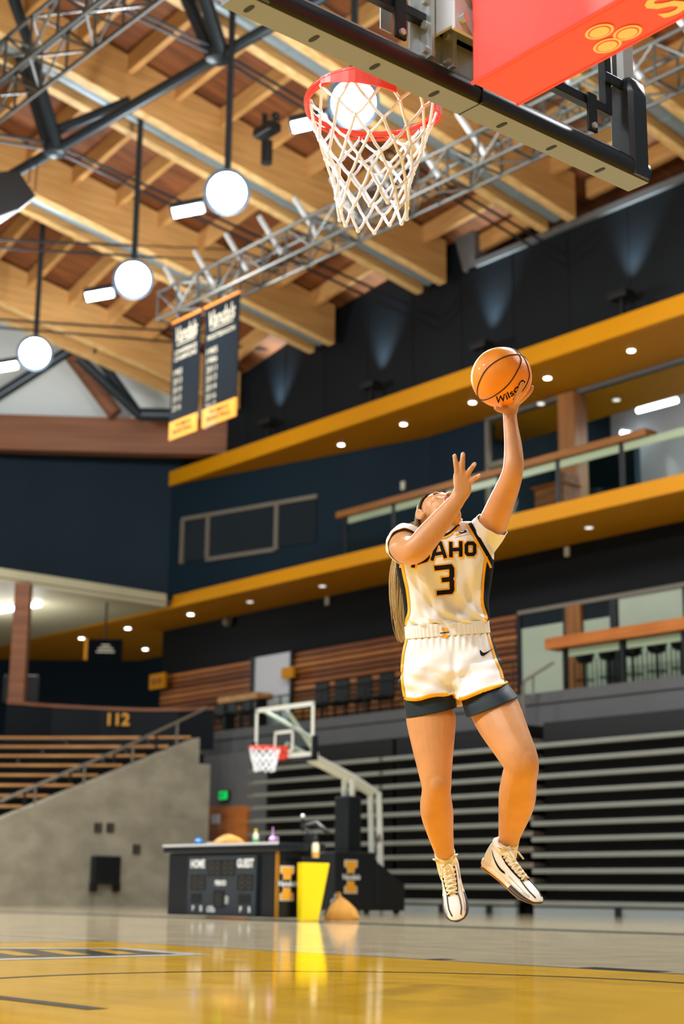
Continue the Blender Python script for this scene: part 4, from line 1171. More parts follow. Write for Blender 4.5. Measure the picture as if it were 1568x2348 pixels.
# edge padding along the bottom and up the sides: rounded section
def pad_path(pts, name, m):
    """rectangular pad swept along points (v,z) with section in u"""
    return None
def bottom_pad(v0, v1):
    prof = [(.006, 2.866), (.006, 2.93), (-.03, 2.945), (-.085, 2.945), (-.1, 2.93), (-.106, 2.905), (-.1, 2.878), (-.09, 2.866)]
    mb = MB()
    n = 24
    rg = []
    for i in range(n + 1):
        v = v0 + (v1 - v0) * i / n
        rg.append([C(FB - .01 + a, v, b) for a, b in prof])
    mb.rings(rg, mfun=lambda i, k: 1 if k == 7 else 0)
    return mb
bp_ = bottom_pad(-.94, .935).build('edge_pad', [M['black_pad'], M['pad_tan']], hp, smooth=True)
for v in (-.87, -.62, -.37, -.11, .21, .46, .72):
    pts = [C(FB - .05 + .024 * math.copysign(abs(math.cos(a)) ** .6, math.cos(a)), v + .009 * math.sin(a), 2.8655) for a in [i * math.pi / 8 for i in range(16)]]
    MB().prism(pts, -ZD * .001).build('slot', M['bleach_dark'], bp_)
MB().box(FB - .118, FB - .003, .048, .052, 2.8645, 2.947).build('seam', M['black'], bp_)
for s_ in (-1, 1):
    prof = [(.006, -.03), (.006, .03), (-.01, .042), (-.09, .042), (-.106, .03), (-.106, -.03), (-.09, -.042), (-.01, -.042)]
    rg = []
    for z, sc in ((2.87, 1), (2.95, 1), (3.1, 1), (3.2, 1), (3.25, .9), (3.275, .6), (3.285, .15)):
        rg.append([C(FB - .01 + a * (1 if sc == 1 else .4 + .6 * sc) , s_ * .882 + b * 1.2 * sc, z) for a, b in prof])
    MB().rings(rg).build('edge_pad', M['black_pad'], hp, smooth=True)
# steel mount
for v_ in (-.15, -.05, .15):
    MB().box(FB - .09, FB - .02, v_ - .008, v_ + .008, 2.97, 3.22).build('mount_plate', M['galv'], hp, bevel=.002)
    for z_ in (3.0, 3.09, 3.18):
        MB().cyl(C(FB - .065, v_ - .022, z_), C(FB - .065, v_ + .022, z_), .014, 8).build('bolt', M['galv'], hp, smooth=True)
MB().box(FB - .035, FB - .02, -.2, .2, 2.96, 3.3).build('mount_plate', M['galv'], hp, bevel=.003)
MB().box(FB - .2, FB - .185, -.16, .16, 3.02, 3.36).build('mount_plate', M['white_paint'], hp, bevel=.003)
MB().box(FB - .185, FB - .035, -.12, .12, 3.10, 3.14).build('mount_shelf', M['pad_tan'], hp, bevel=.003)
MB().box(FB - .185, FB - .035, -.13, -.118, 3.06, 3.34).build('mount_web', M['white_paint'], hp, bevel=.003)
for v_, z_ in ((-.13, 3.06), (-.13, 3.18), (-.13, 3.3), (-.04, 3.06), (.05, 3.06)):
    MB().cyl(C(FB - .225, v_, z_), C(FB - .2, v_, z_), .016, 8).build('bolt', M['galv'], hp, smooth=True)
# rim
rcn = C(0, 0, 3.05)
MB().tube([rcn + (UD * math.cos(a) + VD * math.sin(a)) * .2366 for a in [i * math.pi / 32 for i in range(64)]], .0105, 10, closed=True).build('rim', M['rim_red'], hp, smooth=True)
MB().tube([rcn - ZD * .022 + (UD * math.cos(a) + VD * math.sin(a)) * .238 for a in [math.radians(-205 + i * 230 / 40 + 90 + 0) for i in range(41)]], .006, 8).build('rim_brace', M['rim_red'], hp, smooth=True)
for s_ in (-1, 1):                # flat flange from the ring to the plate
    rg = []
    for i in range(13):
        a = math.radians(180 - s_ * (22 + i * 5.6))
        d = UD * math.cos(a) + VD * math.sin(a)
        hgt = .075 * (1 - i / 13) + .012
        rg.append([rcn + d * .239 + ZD * .008, rcn + d * .246 + ZD * .008, rcn + d * .246 - ZD * hgt, rcn + d * .239 - ZD * hgt])
    MB().rings(rg).build('rim_flange', M['rim_red'], hp)
MB().box(FB, FB + .16, -.12, .12, 3.0, 3.055).build('rim_plate', M['rim_red'], hp, bevel=.008)
MB().box(FB, FB + .012, -.12, .12, 2.93, 3.08).build('rim_mount', M['rim_red'], hp)
for i in range(12):
    a = 2 * math.pi * i / 12
    d = UD * math.cos(a) + VD * math.sin(a)
    MB().tube([rcn + d * .2366, rcn + d * .226 - ZD * .018, rcn + d * .231 - ZD * .03], .004, 6).build('net_hook', M['rim_red'], hp)
net(rcn - ZD * .02, .231, .116, .42, 12, 7, .0058, (.0, .0)).build('net', M['net'], hp, smooth=True)
# padded support arm with print
ar = thing('support_arm', C(-1.6, 0, 2.83), 'red padded support arm with printed emblem behind the backboard', 'hoop arm')
zb0 = 2.83
a_ = MB()
A0, A1 = -.60, -3.2
hw_ = .105
def arm_pt(u, v, z): return C(u, v, z + (A0 - u) * .02)
a_.hexa([arm_pt(A0, -hw_, zb0), arm_pt(A1, -hw_, zb0), arm_pt(A1, hw_, zb0), arm_pt(A0, hw_, zb0),
         arm_pt(A0, -hw_, zb0 + .42), arm_pt(A1, -hw_, zb0 + .42), arm_pt(A1, hw_, zb0 + .42), arm_pt(A0, hw_, zb0 + .42)])
apd = a_.build('arm_pad', M['arm_red'], ar, bevel=.012)
for s_ in (-1, 1):
    MB().tube([arm_pt(A0, s_ * hw_, zb0 + .004), arm_pt(A1, s_ * hw_, zb0 + .004)], .006, 6).build('seam_piping', M['arm_red'], apd)
for k, (du, dv) in enumerate(((-.43, .05), (-.515, .042), (-.465, -.028))):
    c = arm_pt(A0 + du, dv - .0, zb0 - .0015)
    for rr, mm, dz in ((.042, 'arm_text', 0), (.033, 'arm_red', .0012), (.029, 'arm_text', .002)):
        pts = [c + UD * (rr * 1.15 * math.cos(a)) + VD * (rr * .85 * math.sin(a)) - ZD * dz for a in [i * math.pi / 12 for i in range(24)]]
        MB().prism(pts, -ZD * .001).build('emblem', M[mm], apd)
text_flat('lettering', 'Sta', arm_pt(A0 - .77, .075, zb0 - .002), -UD, -VD, .125, M['arm_text'], apd, bold=.02, width=.27, lift=.002)
# ================================================================ the player
Y0 = 5.72
def J(px, py, dy=0.0):
    q = ray(px, py); return EYE + q * ((Y0 + dy) / q.y)
VIEW = ray(1050, 1500).normalized()
RT = Vector((1, 0, 0)); UPV = RT.cross(VIEW).normalized()
PXM = 5.83 / FPX               # metres per pixel at the player

def crom(P, n):
    """Catmull-Rom resample of a list of equal-length tuples/vectors"""
    out = []
    m = len(P)
    for i in range(m - 1):
        p0 = P[max(i - 1, 0)]; p1 = P[i]; p2 = P[i + 1]; p3 = P[min(i + 2, m - 1)]
        for k in range(n):
            t = k / n
            out.append(tuple(.5 * ((2 * b) + (-a + c) * t + (2 * a - 5 * b + 4 * c - d) * t * t + (-a + 3 * b - 3 * c + d) * t ** 3)
                             for a, b, c, d in zip(p0, p1, p2, p3)))
    out.append(tuple(P[-1]))
    return out

def limb(mb, secs, n=24, sub=5, round_ends=True, grow=0.0, mi=0):
    """secs: (px, py, dy, half-width px, depth factor) -> elliptical tube; screen half widths follow the photograph"""
    S = []
    for px, py, dy, hw, df in secs:
        p = J(px, py, dy); r = hw * PXM * (p.y / Y0) + grow
        S.append((p.x, p.y, p.z, r, r * df))
    S = crom(S, sub)
    P = [Vector(s[:3]) for s in S]
    rg = []
    for i, s in enumerate(S):
        t = (P[min(i + 1, len(P) - 1)] - P[max(i - 1, 0)]).normalized()
        a = t.cross(VIEW)
        a = a.normalized() if a.length > .15 else (RT - t * RT.dot(t)).normalized()
        b = t.cross(a).normalized()
        rg.append([P[i] + a * (math.cos(2 * math.pi * k / n) * s[3]) + b * (math.sin(2 * math.pi * k / n) * s[4]) for k in range(n)])
    if round_ends:
        def cap(r0, r1, s):
            c = sum(r0, Vector()) / n; d = (c - sum(r1, Vector()) / n).normalized() * s * .7
            return [[c + (p - c) * f + d * h for p in r0] for f, h in ((.3, .95), (.7, .72), (.92, .4))]
        rg = cap(rg[0], rg[1], S[0][3]) + rg + list(reversed(cap(rg[-1], rg[-2], S[-1][3])))
    mb.rings(rg, mi=mi)
    return mb

M['skin'] = mat('skin', (206, 148, 96), .42, sss=.12, var=.06, vscale=14, bump=.05, bscale=220, spec=.45)
M['jersey'] = mat('white_jersey_knit', (240, 238, 230), .75, sheen=.2, bump=.06, bscale=500)
M['navy'] = mat('black_trim_cloth', (13, 17, 21), .75, spec=.2)
M['gold_trim'] = mat('gold_trim_cloth', (250, 176, 16), .6)
M['compress'] = mat('charcoal_stretch_cloth', (33, 44, 50), .6, spec=.3)
M['sock'] = mat('cream_rib_sock', (236, 222, 184), .85, bump=.2, bscale=120)
M['nail'] = mat('nail_pink', (232, 178, 150), .3)
M['shoe'] = mat('cream_white_shoe', (240, 236, 226), .5)
M['mesh'] = mat('shoe_side_mesh', (206, 200, 186), .7, rgb2=(150, 146, 138), vscale=800)
M['sole'] = mat('dark_shoe_sole', (58, 54, 50), .5)
M['gum'] = mat('gum_outsole', (150, 100, 40), .5)
M['mid'] = mat('peach_midsole', (244, 214, 180), .45)
M['lace'] = mat('cream_lace', (240, 222, 182), .8)
M['hair'] = mat('blonde_hair', (206, 172, 104), .5, rgb2=(150, 116, 62), vscale=30, stretch=(1, 1, .1))
M['hair_dark'] = mat('dark_blonde_roots', (128, 98, 56), .7, spec=.2, rgb2=(80, 60, 34), vscale=60)
M['lash'] = mat('dark_lashes', (24, 16, 14), .6)
M['lip'] = mat('rose_lips', (178, 92, 84), .4)
M['teeth'] = mat('teeth_white', (240, 236, 228), .3)
M['eye'] = mat('eye_white', (226, 222, 216), .25)
M['goldm'] = mat('gold_earring', (236, 190, 90), .2, 1.0)

pl = thing('person', J(1040, 2110, 0), 'person in white and gold basketball uniform leaping with one arm raised', 'person')
body = MB()
# ---- legs
LL = [(985, 1545, .0, 50, .95), (986, 1600, -.01, 51, .95), (987.5, 1632, -.018, 53.5, .97), (988.5, 1652, -.02, 56, 1.0), (992, 1703, -.03, 48.5, 1.02), (997, 1764, -.04, 38.5, 1.05), (1000.5, 1800, -.035, 33.5, 1.1), (1000, 1818, -.02, 32.5, 1.08),
      (1000, 1846, .02, 36, 1.02), (1003, 1872, .06, 35.5, 1.0), (1009, 1907, .11, 29.5, 1.0), (1016, 1940, .155, 24, 1.05), (1021, 1963, .19, 20.5, 1.15), (1025, 1990, .22, 19, 1.2), (1030, 2005, .235, 18, 1.2)]
LR = [(1085, 1535, .0, 50, .95), (1110, 1580, -.055, 51, .95), (1124, 1606, -.09, 53, .97), (1134, 1626, -.115, 56, 1.0), (1150, 1660, -.15, 53.5, 1.0), (1172, 1702, -.19, 47, 1.02), (1190, 1738, -.215, 42, 1.05), (1195, 1760, -.205, 39, 1.05),
      (1190, 1788, -.15, 39.5, 1.0), (1187, 1815, -.10, 41.5, 1.0), (1184, 1842, -.05, 40, 1.0), (1177, 1875, .0, 33.5, 1.0), (1170, 1905, .045, 26.5, 1.0), (1166, 1928, .08, 22.5, 1.1), (1163, 1950, .10, 20.5, 1.15), (1160, 1968, .115, 19, 1.2)]
limb(body, LL); limb(body, LR)
# knee caps and calf bulges
def blob(px, py, dy, rx, ry, rz):
    body.ellipsoid(J(px, py, dy), (RT * rx, VIEW * ry, UPV * rz), 16, 10)
blob(1003, 1795, -.075, .034, .03, .044); blob(1203, 1745, -.255, .036, .03, .045)
# ---- torso core (kept inside the clothes)
limb(body, [(1030, 1560, .02, 88, .62), (1030, 1500, .02, 92, .62), (1026, 1440, .02, 84, .62), (1022, 1390, .02, 86, .62), (1020, 1330, .02, 94, .62), (1020, 1280, .015, 98, .62), (1018, 1240, .01, 88, .6), (1020, 1218, .0, 50, .8)])
# ---- neck
limb(body, [(1018, 1245, .02, 40, 1.0), (1020, 1222, .01, 34, 1.0), (1017, 1203, -.005, 33, 1.0), (1014, 1188, -.02, 36, 1.0)])
# ---- raised arm with the ball
AR = [(1108, 1232, .0, 38, 1.0), (1125, 1210, -.02, 35, 1.0), (1139, 1178, -.06, 32.5, 1.0), (1154, 1142, -.105, 30, 1.0), (1167, 1110, -.145, 27, 1.0), (1175, 1083, -.17, 24.5, 1.02), (1177.5, 1057, -.172, 23.5, 1.0),
      (1176, 1019, -.155, 20.5, .95), (1171.5, 981, -.135, 17.5, .85), (1169, 953, -.12, 16.5, .75), (1170, 938, -.115, 18, .68)]
limb(body, AR)
blob(1186, 1078, -.13, .02, .026, .026)
# ---- guarding arm
AL = [(928, 1242, .0, 38, 1.0), (926, 1252, -.10, 36, 1.0), (934, 1262, -.19, 34, 1.0), (950, 1262, -.265, 31.5, 1.0), (963, 1252, -.29, 30.5, 1.0), (984, 1226, -.30, 29.5, .95), (1010, 1195, -.305, 26, .9), (1033, 1166, -.31, 21.5, .82), (1049, 1145, -.315, 18.5, .72), (1056, 1130, -.318, 18.5, .6)]
limb(body, AL)
# ---- hands
def finger(mb, pts, r0, r1):
    """pts: (px,py,dy) joints from knuckle to tip, radii in metres"""
    n = len(pts)
    P = crom([tuple(J(*p)) + (r0 + (r1 - r0) * i / (n - 1),) for i, p in enumerate(pts)], 4)
    mb.tube([Vector(p[:3]) for p in P], [p[3] for p in P], 12)
    e = Vector(P[-1][:3]); mb.ellipsoid(e, (RT * P[-1][3], VIEW * P[-1][3], UPV * P[-1][3]), 10, 6)
def slab(mb, secs, th):
    """palm: (px,py,dy,half width px, direction px dx,dy of the width axis)"""
    rg = []
    S = crom([tuple(J(a, b, c)) + (h * PXM, wx, wy, th_) for (a, b, c, h, wx, wy), th_ in zip(secs, th)], 4)
    for s in S:
        c = Vector(s[:3]); a = (RT * s[4] - UPV * s[5]).normalized(); b = VIEW
        rg.append([c + a * (math.copysign(abs(math.cos(t)) ** .7, math.cos(t)) * s[3]) + b * (math.copysign(abs(math.sin(t)) ** .8, math.sin(t)) * s[6]) for t in [i * math.pi / 10 for i in range(20)]])
    mb.rings(rg)
# guarding hand (back of the hand to the camera, fingers spread)
slab(body, [(1053, 1143, -.315, 16, 1, .25), (1060, 1125, -.32, 19.5, 1, .25), (1061, 1105, -.325, 19, 1, .3), (1059, 1090, -.328, 15, 1, .3)], (.017, .016, .0145, .012))
finger(body, [(1048, 1098, -.325), (1047, 1078, -.33), (1044.5, 1061, -.333), (1042, 1045, -.33)], 0.0114, 0.0086)
finger(body, [(1059, 1094, -.327), (1059.5, 1072, -.335), (1060.5, 1055, -.34), (1061.5, 1041, -.338)], 0.0118, 0.0089)
finger(body, [(1067, 1100, -.325), (1074, 1084, -.335), (1081, 1073, -.34), (1088, 1064, -.338)], 0.0114, 0.0086)
finger(body, [(1071, 1112, -.322), (1081, 1102, -.33), (1090, 1096, -.333), (1098, 1090.5, -.332)], 0.0104, 0.008)
finger(body, [(1050, 1122, -.312), (1046, 1105, -.29), (1046, 1090, -.275), (1049, 1078, -.268)], 0.0128, 0.0096)
# shooting hand under the ball
BALL = J(1149.5, 865.5, -.127); BR = .1162
def on_ball(px, py, k=1.07, front=True):
    """point on the ball surface seen at a pixel"""
    q = ray(px, py).normalized(); oc = EYE - BALL; r = BR * k
    b_ = oc.dot(q); c_ = oc.length_squared - r * r; d_ = b_ * b_ - c_
    if d_ < 0: 
        p = EYE + q * (-b_); return BALL + (p - BALL).normalized() * r
    return EYE + q * (-b_ - math.sqrt(d_) if front else -b_ + math.sqrt(d_))
def fing_w(mb, P, r0, r1):
    n = len(P)
    Q = crom([tuple(p) + (r0 + (r1 - r0) * i / (n - 1),) for i, p in enumerate(P)], 4)
    mb.tube([Vector(p[:3]) for p in Q], [p[3] for p in Q], 12)
    e = Vector(Q[-1][:3]); mb.ellipsoid(e, (RT * Q[-1][3], VIEW * Q[-1][3], UPV * Q[-1][3]), 10, 6)
dW = -.127
slab(body, [(1170, 948, -.118, 16.5, 1, 0), (1169, 934, -.118, 21, 1, -.1), (1173, 923, -.12, 24, .95, -.3), (1183, 912, -.125, 19, .9, -.4)], (.017, .019, .017, .014))
fing_w(body, [J(1172, 931, -.122), J(1179, 919, -.150), on_ball(1187, 905, 1.08), on_ball(1193, 891, 1.08), on_ball(1197.5, 879, 1.08)], .0125, .0086)
fing_w(body, [J(1180, 924, -.122), J(1191, 908, -.155), J(1201, 894, -.168), J(1207, 884, -.168), J(1211.5, 874.5, -.165)], .0122, .0084)
fing_w(body, [J(1185, 926, -.112), J(1199, 914, -.122), J(1210, 904, -.125), J(1216, 896, -.122), J(1220, 888, -.118)], .0114, .0080)
fing_w(body, [J(1182, 926, -.10), J(1196, 916, -.08), J(1206, 906, -.07), J(1211, 896, -.064)], .0104, .0076)
fing_w(body, [J(1164, 938, -.122), J(1155, 940.5, -.145), J(1145, 939.5, -.16), J(1137.5, 936, -.168)], .0132, .0096)
blob(1171, 930, -.125, .028, .017, .016)
# ---- head (local frame: x to the person's left, y out of the face, z to the crown)
HC = J(1009, 1187, -.035)
rt_, up_, ca_ = RT, UPV, -VIEW
hf = (rt_ * .26 + up_ * .93 + ca_ * .26).normalized()
hx = (rt_ * .93 + up_ * -.17 + ca_ * -.3)
hx = (hx - hf * hx.dot(hf)).normalized()
hz = hx.cross(hf).normalized()
if hz.dot(ca_) > 0: hz = -hz
def HP(x, y, z): return HC + hx * x + hf * y + hz * z
def hell(c, rx, ry, rz, mb=None, n=20, m=14):
    (mb or body).ellipsoid(HP(*c), (hx * rx, hf * ry, hz * rz), n, m)
hell((0, -.005, .042), .072, .094, .088)          # cranium
hell((0, .03, .03), .066, .062, .075)             # forehead
hell((0, .032, -.03), .060, .056, .062)           # face mass
hell((0, .042, -.076), .036, .033, .028)           # jaw
hell((0, .056, -.096), .019, .018, .015)          # chin
for s in (-1, 1):
    hell((s * .035, .062, -.020), .026, .020, .022)   # cheeks
    hell((s * .028, .081, .026), .020, .010, .008)    # brows
    hell((s * .040, .020, -.058), .019, .036, .024)   # jaw corners
    hell((s * .031, .074, .006), .014, .010, .010)    # lids
    hell((s * .0105, .095, -.032), .0078, .0085, .007)  # nostril wings
    # ear
    hell((s * .080, -.004, -.006), .0075, .019, .031)
    hell((s * .083, -.010, .004), .006, .012, .020)
    hell((s * .078, .002, -.029), .007, .010, .011)
fing_w(body, [HP(0, .083, .018), HP(0, .093, -.004), HP(0, .102, -.022), HP(0, .103, -.028)], .0065, .0085)
hell((0, .101, -.029), .0095, .0085, .0085)
fing_w(body, [HP(-.024, .079, -.060), HP(-.01, .088, -.056), HP(0, .091, -.055), HP(.01, .088, -.056), HP(.024, .079, -.060)], .006, .006)
fing_w(body, [HP(-.022, .073, -.070), HP(-.01, .077, -.083), HP(0, .078, -.086), HP(.01, .077, -.083), HP(.022, .073, -.070)], .0055, .0055)
for s in (-1, 1):      # ear rims
    fing_w(body, [HP(s * .083, .012, -.012), HP(s * .087, .008, .018), HP(s * .087, -.010, .026), HP(s * .086, -.020, .008), HP(s * .083, -.012, -.022), HP(s * .081, .002, -.032)], .0048, .0052)

bo = body.build('body', M['skin'], pl, smooth='all')
md = bo.modifiers.new('remesh', 'REMESH'); md.mode = 'VOXEL'; md.voxel_size = .0038; md.use_smooth_shade = True
md = bo.modifiers.new('smooth', 'SMOOTH'); md.factor = .5; md.iterations = 5
bpy.context.view_layer.update()
dg = bpy.context.evaluated_depsgraph_get()
me = bpy.data.meshes.new_from_object(bo.evaluated_get(dg))
bo.modifiers.clear(); bo.data = me
me.polygons.foreach_set('use_smooth', [True] * len(me.polygons))
if not me.materials: me.materials.append(M['skin'])

# ---- face details
def hmesh(name, fn, m, par=bo, smooth=True):
    mb = MB(); fn(mb); return mb.build(name, m, par, smooth=smooth)
for s in (-1, 1):
    hmesh('eyeball', lambda mb: mb.ellipsoid(HP(s * .031, .0735, .009), (hx * .0125, hf * .0105, hz * .0085), 14, 8), M['eye'])
    hmesh('iris', lambda mb: mb.ellipsoid(HP(s * .031 + .002, .0825, .012), (hx * .0055, hf * .0022, hz * .0055), 12, 6), M['lash'])
    def lashes(mb):
        for k in range(9):
            t = -1 + k * .25
            b0 = HP(s * .031 + t * .014, .083 - abs(t) * .004, .0135 + .004 * (1 - t * t))
            mb.tube([b0, b0 + hf * .006 + hz * .003 + hx * t * .002, b0 + hf * .008 + hz * (.004 + .003 * math.sin(k * 2.1)) + hx * t * .008], [.0008, .0007, .0003], 5)
        mb.tube([HP(s * .031 + t * .0145, .0825 - abs(t) * .004, .013 + .004 * (1 - t * t)) for t in (-1, -.6, -.2, .2, .6, 1)], .0014, 6)
    hmesh('eyelashes', lashes, M['lash'])
    hmesh('eyebrow', lambda mb: mb.tube([HP(s * (.014 + .008 * k), .0905 - .0022 * k, .031 + .003 * math.sin(k * .9)) for k in range(5)], [.002, .0028, .0028, .0024, .0012], 6), M['hair_dark'])
    hmesh('nostril', lambda mb: mb.ellipsoid(HP(s * .0072, .097, -.0375), (hx * .0034, hf * .0042, hz * .0024), 10, 6), mat('nostril_shadow_skin', (120, 56, 40), .6))
    hmesh('earring', lambda mb: mb.ellipsoid(HP(s * .082, .006, -.036), (hx * .004, hf * .0055, hz * .0055), 10, 6), M['goldm'])
hmesh('lips', lambda mb: (mb.tube([HP(x, .086 + .0095 * (1 - (x / .026) ** 2), -.0575 - .004 * abs(x) / .026) for x in [-.025 + .005 * k for k in range(11)]], [.002, .0032, .004, .0044, .0045, .0042, .0045, .0044, .004, .0032, .002], 8),
                          mb.tube([HP(x, .079 + .006 * (1 - (x / .026) ** 2), -.064 - .0215 * (1 - (x / .026) ** 2)) for x in [-.025 + .005 * k for k in range(11)]], [.0018, .003, .004, .0046, .005, .005, .005, .0046, .004, .003, .0018], 8)), M['lip'])
hmesh('teeth', lambda mb: mb.rings([[HP(x, .0845 + .0095 * (1 - (x / .026) ** 2), z) for z in (-.0585, -.0585 - .015 * (1 - (x / .024) ** 2) - .001)] + [HP(x, .074, z) for z in (-.072, -.0585)] for x in [-.02 + .004 * k for k in range(11)]]), M['teeth'])

for px, py, dy, ang in ((1042.3, 1047, -.340, -.1), (1061.5, 1043, -.348, .05), (1087, 1066, -.348, .75), (1096.5, 1091.5, -.341, 1.0)):
    a_ = RT * math.cos(ang) - UPV * math.sin(ang); b_ = RT * math.sin(ang) + UPV * math.cos(ang)
    MB().ellipsoid(J(px, py, dy), (a_ * .0052, VIEW * .002, b_ * .0075), 12, 6).build('fingernail', M['nail'], bo, smooth='all')
# ---- hair: scalp shell and long tail
sc = MB()
rg = []
for i in range(15):
    th = math.radians(8 + i * 9.2)          # from crown/front hairline back to nape
    row = []
    for k in range(25):
        ph = math.radians(-104 + k * 208 / 24)
        # longitude rows running from the hairline over the crown to the nape
        y = math.cos(th) * .098; zz = math.sin(th) * .094
        row.append((ph, th))
    rg.append(row)
pts = []
for i in range(19):
    th = math.radians(38 + i * 9.6)         # angle in the y-z plane from the face (0) over the crown (90) to the nape (210)
    row = []
    for k in range(21):
        x = -1 + 2 * k / 20
        ph = x * math.radians(88)
        side = math.cos(ph)
        row.append(HP(.0775 * math.sin(ph), -.005 + math.cos(th) * .1 * side + (.012 * (1 - side)) * math.cos(th), .04 + math.sin(th) * .0945 * (side * .96 + .04) - .02 * (1 - side)))
    pts.append(row)
sc.rings(pts, closed=False, cap=False)
o = sc.build('hair', M['hair_dark'], pl, smooth='all')
md = o.modifiers.new('solid', 'SOLIDIFY'); md.thickness = .006; md.offset = 1
random.seed(3)
tl_ = MB()
ctl = [(1003, 1205, .16), (978, 1212, .22), (948, 1235, .24), (925, 1275, .235), (914, 1330, .215), (912, 1390, .20), (914, 1440, .19), (921, 1474, .185)]
for k in range(240):
    ox = random.gauss(0, 1); oy = random.gauss(0, 1); ph = random.random() * 6
    ln = random.uniform(.8, 1.0)
    path = []
    for i, (a, b, c) in enumerate(ctl):
        t = i / (len(ctl) - 1)
        sp_ = (5 + 4.0 * math.sin(min(1, t * 1.25) * math.pi * .8)) * (1 if t < .75 else 1.2 - (t - .75) * 2.4)
        path.append((a + ox * sp_ + 1.5 * math.sin(t * 7 + ph), 1205 + (b - 1205) * ln, c + oy * .012))
    P = crom([tuple(J(*p)) for p in path], 4)
    n = len(P)
    tl_.tube([Vector(p) for p in P], [.0019 * (1 - .75 * (i / n) ** 2) for i in range(n)], 5, cap=False)
for k in range(7):      # loose wisps
    x = 953 + random.uniform(-2, 4); y = 1195 + k * 1.5
    tl_.tube([J(x + 4, y - 2, .05), J(x - 6, y + 2, .05), J(x - 22 + k, y + 8, .05)], [.0016, .0013, .0006], 4, cap=False)
tl_.build('ponytail', M['hair'], pl, smooth='all')
hb = MB()
hb.tube([HP(.0815 * math.sin(a), -.005 + .03 * math.cos(a), .02 + .118 * math.cos(a)) for a in [math.radians(-98 + i * 8.17) for i in range(25)]], .0032, 6)
hb.build('hairline_strand', M['hair'], pl, smooth='all')

# ================================================================ uniform
def ring_lr(L, R_, hb, n, front=0.0, p=.85, tw=0.0):
    """ring through left and right screen points (px,py,dy); hb = half depth"""
    a = J(*L); b = J(*R_); c = (a + b) / 2; ax = (b - a) / 2
    dep = VIEW.copy(); dep = (dep - ax.normalized() * dep.dot(ax.normalized())).normalized()
    out = []
    for k in range(n):
        t = 2 * math.pi * k / n
        cs, sn = math.cos(t), math.sin(t)
        out.append(c + ax * (math.copysign(abs(cs) ** p, cs)) + dep * (math.copysign(abs(sn) ** p, sn) * hb))
    return out
def to_px(p):
    d = p - EYE
    dep = d.y * math.cos(TILT) + d.z * math.sin(TILT); c = -d.y * math.sin(TILT) + d.z * math.cos(TILT)
    a_ = FPX * d.x / dep; b_ = -FPX * c / dep
    return 784 + a_ * math.cos(ROLL) - b_ * math.sin(ROLL), 1174 + a_ * math.sin(ROLL) + b_ * math.cos(ROLL)
def edge_x(poly, y):
    for (x0, y0), (x1, y1) in zip(poly[:-1], poly[1:]):
        if y <= y1: return x0 + (x1 - x0) * max(0, (y - y0)) / (y1 - y0)
    return poly[-1][0]
NS = 200
def garment(rings_lr, sub, folds, mfun, name, mats, n=NS, cap=False, thick=.0):
    S = []
    for L, R_, hb in rings_lr:
        S.append(tuple(L) + tuple(R_) + (hb,))
    S = crom(S, sub)
    rg = [ring_lr(s[0:3], s[3:6], s[6], n) for s in S]
    m = len(rg)
    for i, r in enumerate(rg):
        c = sum(r, Vector()) / n
        for k in range(n):
            d = (r[k] - c); d.normalize()
            r[k] = r[k] + d * folds(i / (m - 1), 2 * math.pi * k / n)
    mb = MB().rings(rg, cap=cap, mfun=(lambda i, k: mfun(i / (m - 1), 2 * math.pi * (k + .5) / n)) if mfun else None)
    o = mb.build(name, mats, pl, smooth='all')
    if thick:
        md = o.modifiers.new('solid', 'SOLIDIFY'); md.thickness = thick; md.offset = -1
    return o, rg
# angle t: 0 = screen right, pi = screen left, 3pi/2 = toward the camera (sn<0)
def side_mat(h, t, wr, wl, g):
    dr = min(t, 2 * math.pi - t); dl = abs(t - math.pi)
    # front boundary measured on the camera side only
    if math.sin(t) < 0:
        if dr < wr: return 1
        if dr < wr + g: return 2
        if dl < wl: return 1
        if dl < wl + g: return 2
    else:
        if dr < .35 or dl < .35: return 1
    return 0
def jfold(h, t):
    f = .0
    x = math.cos(t); fr = max(0, -math.sin(t))
    f += .0045 * math.sin(13 * x + 24 * h + 3 * math.sin(5 * h)) * fr * max(0, 1 - h) ** 1.2 * 2.2
    f += .005 * math.sin(9 * x - 21 * h + 1.3) * fr * (1 - .6 * h)
    f += .002 * math.sin(31 * x + 13 * h) * fr * (1 - h)
    return f
jr = [((938, 1448, .02), (1112, 1434, .02), .104), ((929, 1434, .02), (1121, 1420, .02), .119), ((927, 1418, .02), (1121, 1406, .02), .118), ((926, 1395, .02), (1120, 1385, .02), .113), ((922, 1365, .015), (1123, 1357, .015), .115), ((915, 1335, .01), (1127, 1327, .01), .121),
      ((909, 1305, .005), (1131, 1295, .005), .124), ((908, 1275, .0), (1131, 1262, .0), .12), ((914, 1247, .0), (1122, 1230, .0), .108), ((930, 1226, .0), (1106, 1206, .0), .09), ((958, 1214, .0), (1082, 1197, .0), .074), ((985, 1210, .005), (1060, 1198, .005), .062)]
jer, jrg = garment(jr, 9, jfold, lambda h, t: side_mat(h, t, .40 - .1 * h, .42 - .12 * h, .075) if h < .62 else 0, 'jersey', [M['jersey'], M['navy'], M['gold_trim']], thick=.003)
def paint_sides(o, rb, lb, y0, gw_):
    w0 = wpos(o); mi2 = []
    for p in o.data.polygons:
        c = p.center + w0; x, y = to_px(c); m_ = 0
        if y > y0:
            er, el = edge_x(rb, y), edge_x(lb, y)
            if p.normal.dot(VIEW) < .05:
                m_ = 1 if x > er else 2 if x > er - gw_ else 1 if x < el - gw_ else 2 if x < el else 0
            elif x > er - 14 or x < el + 14: m_ = 1
        mi2.append(m_)
    o.data.polygons.foreach_set('material_index', mi2)
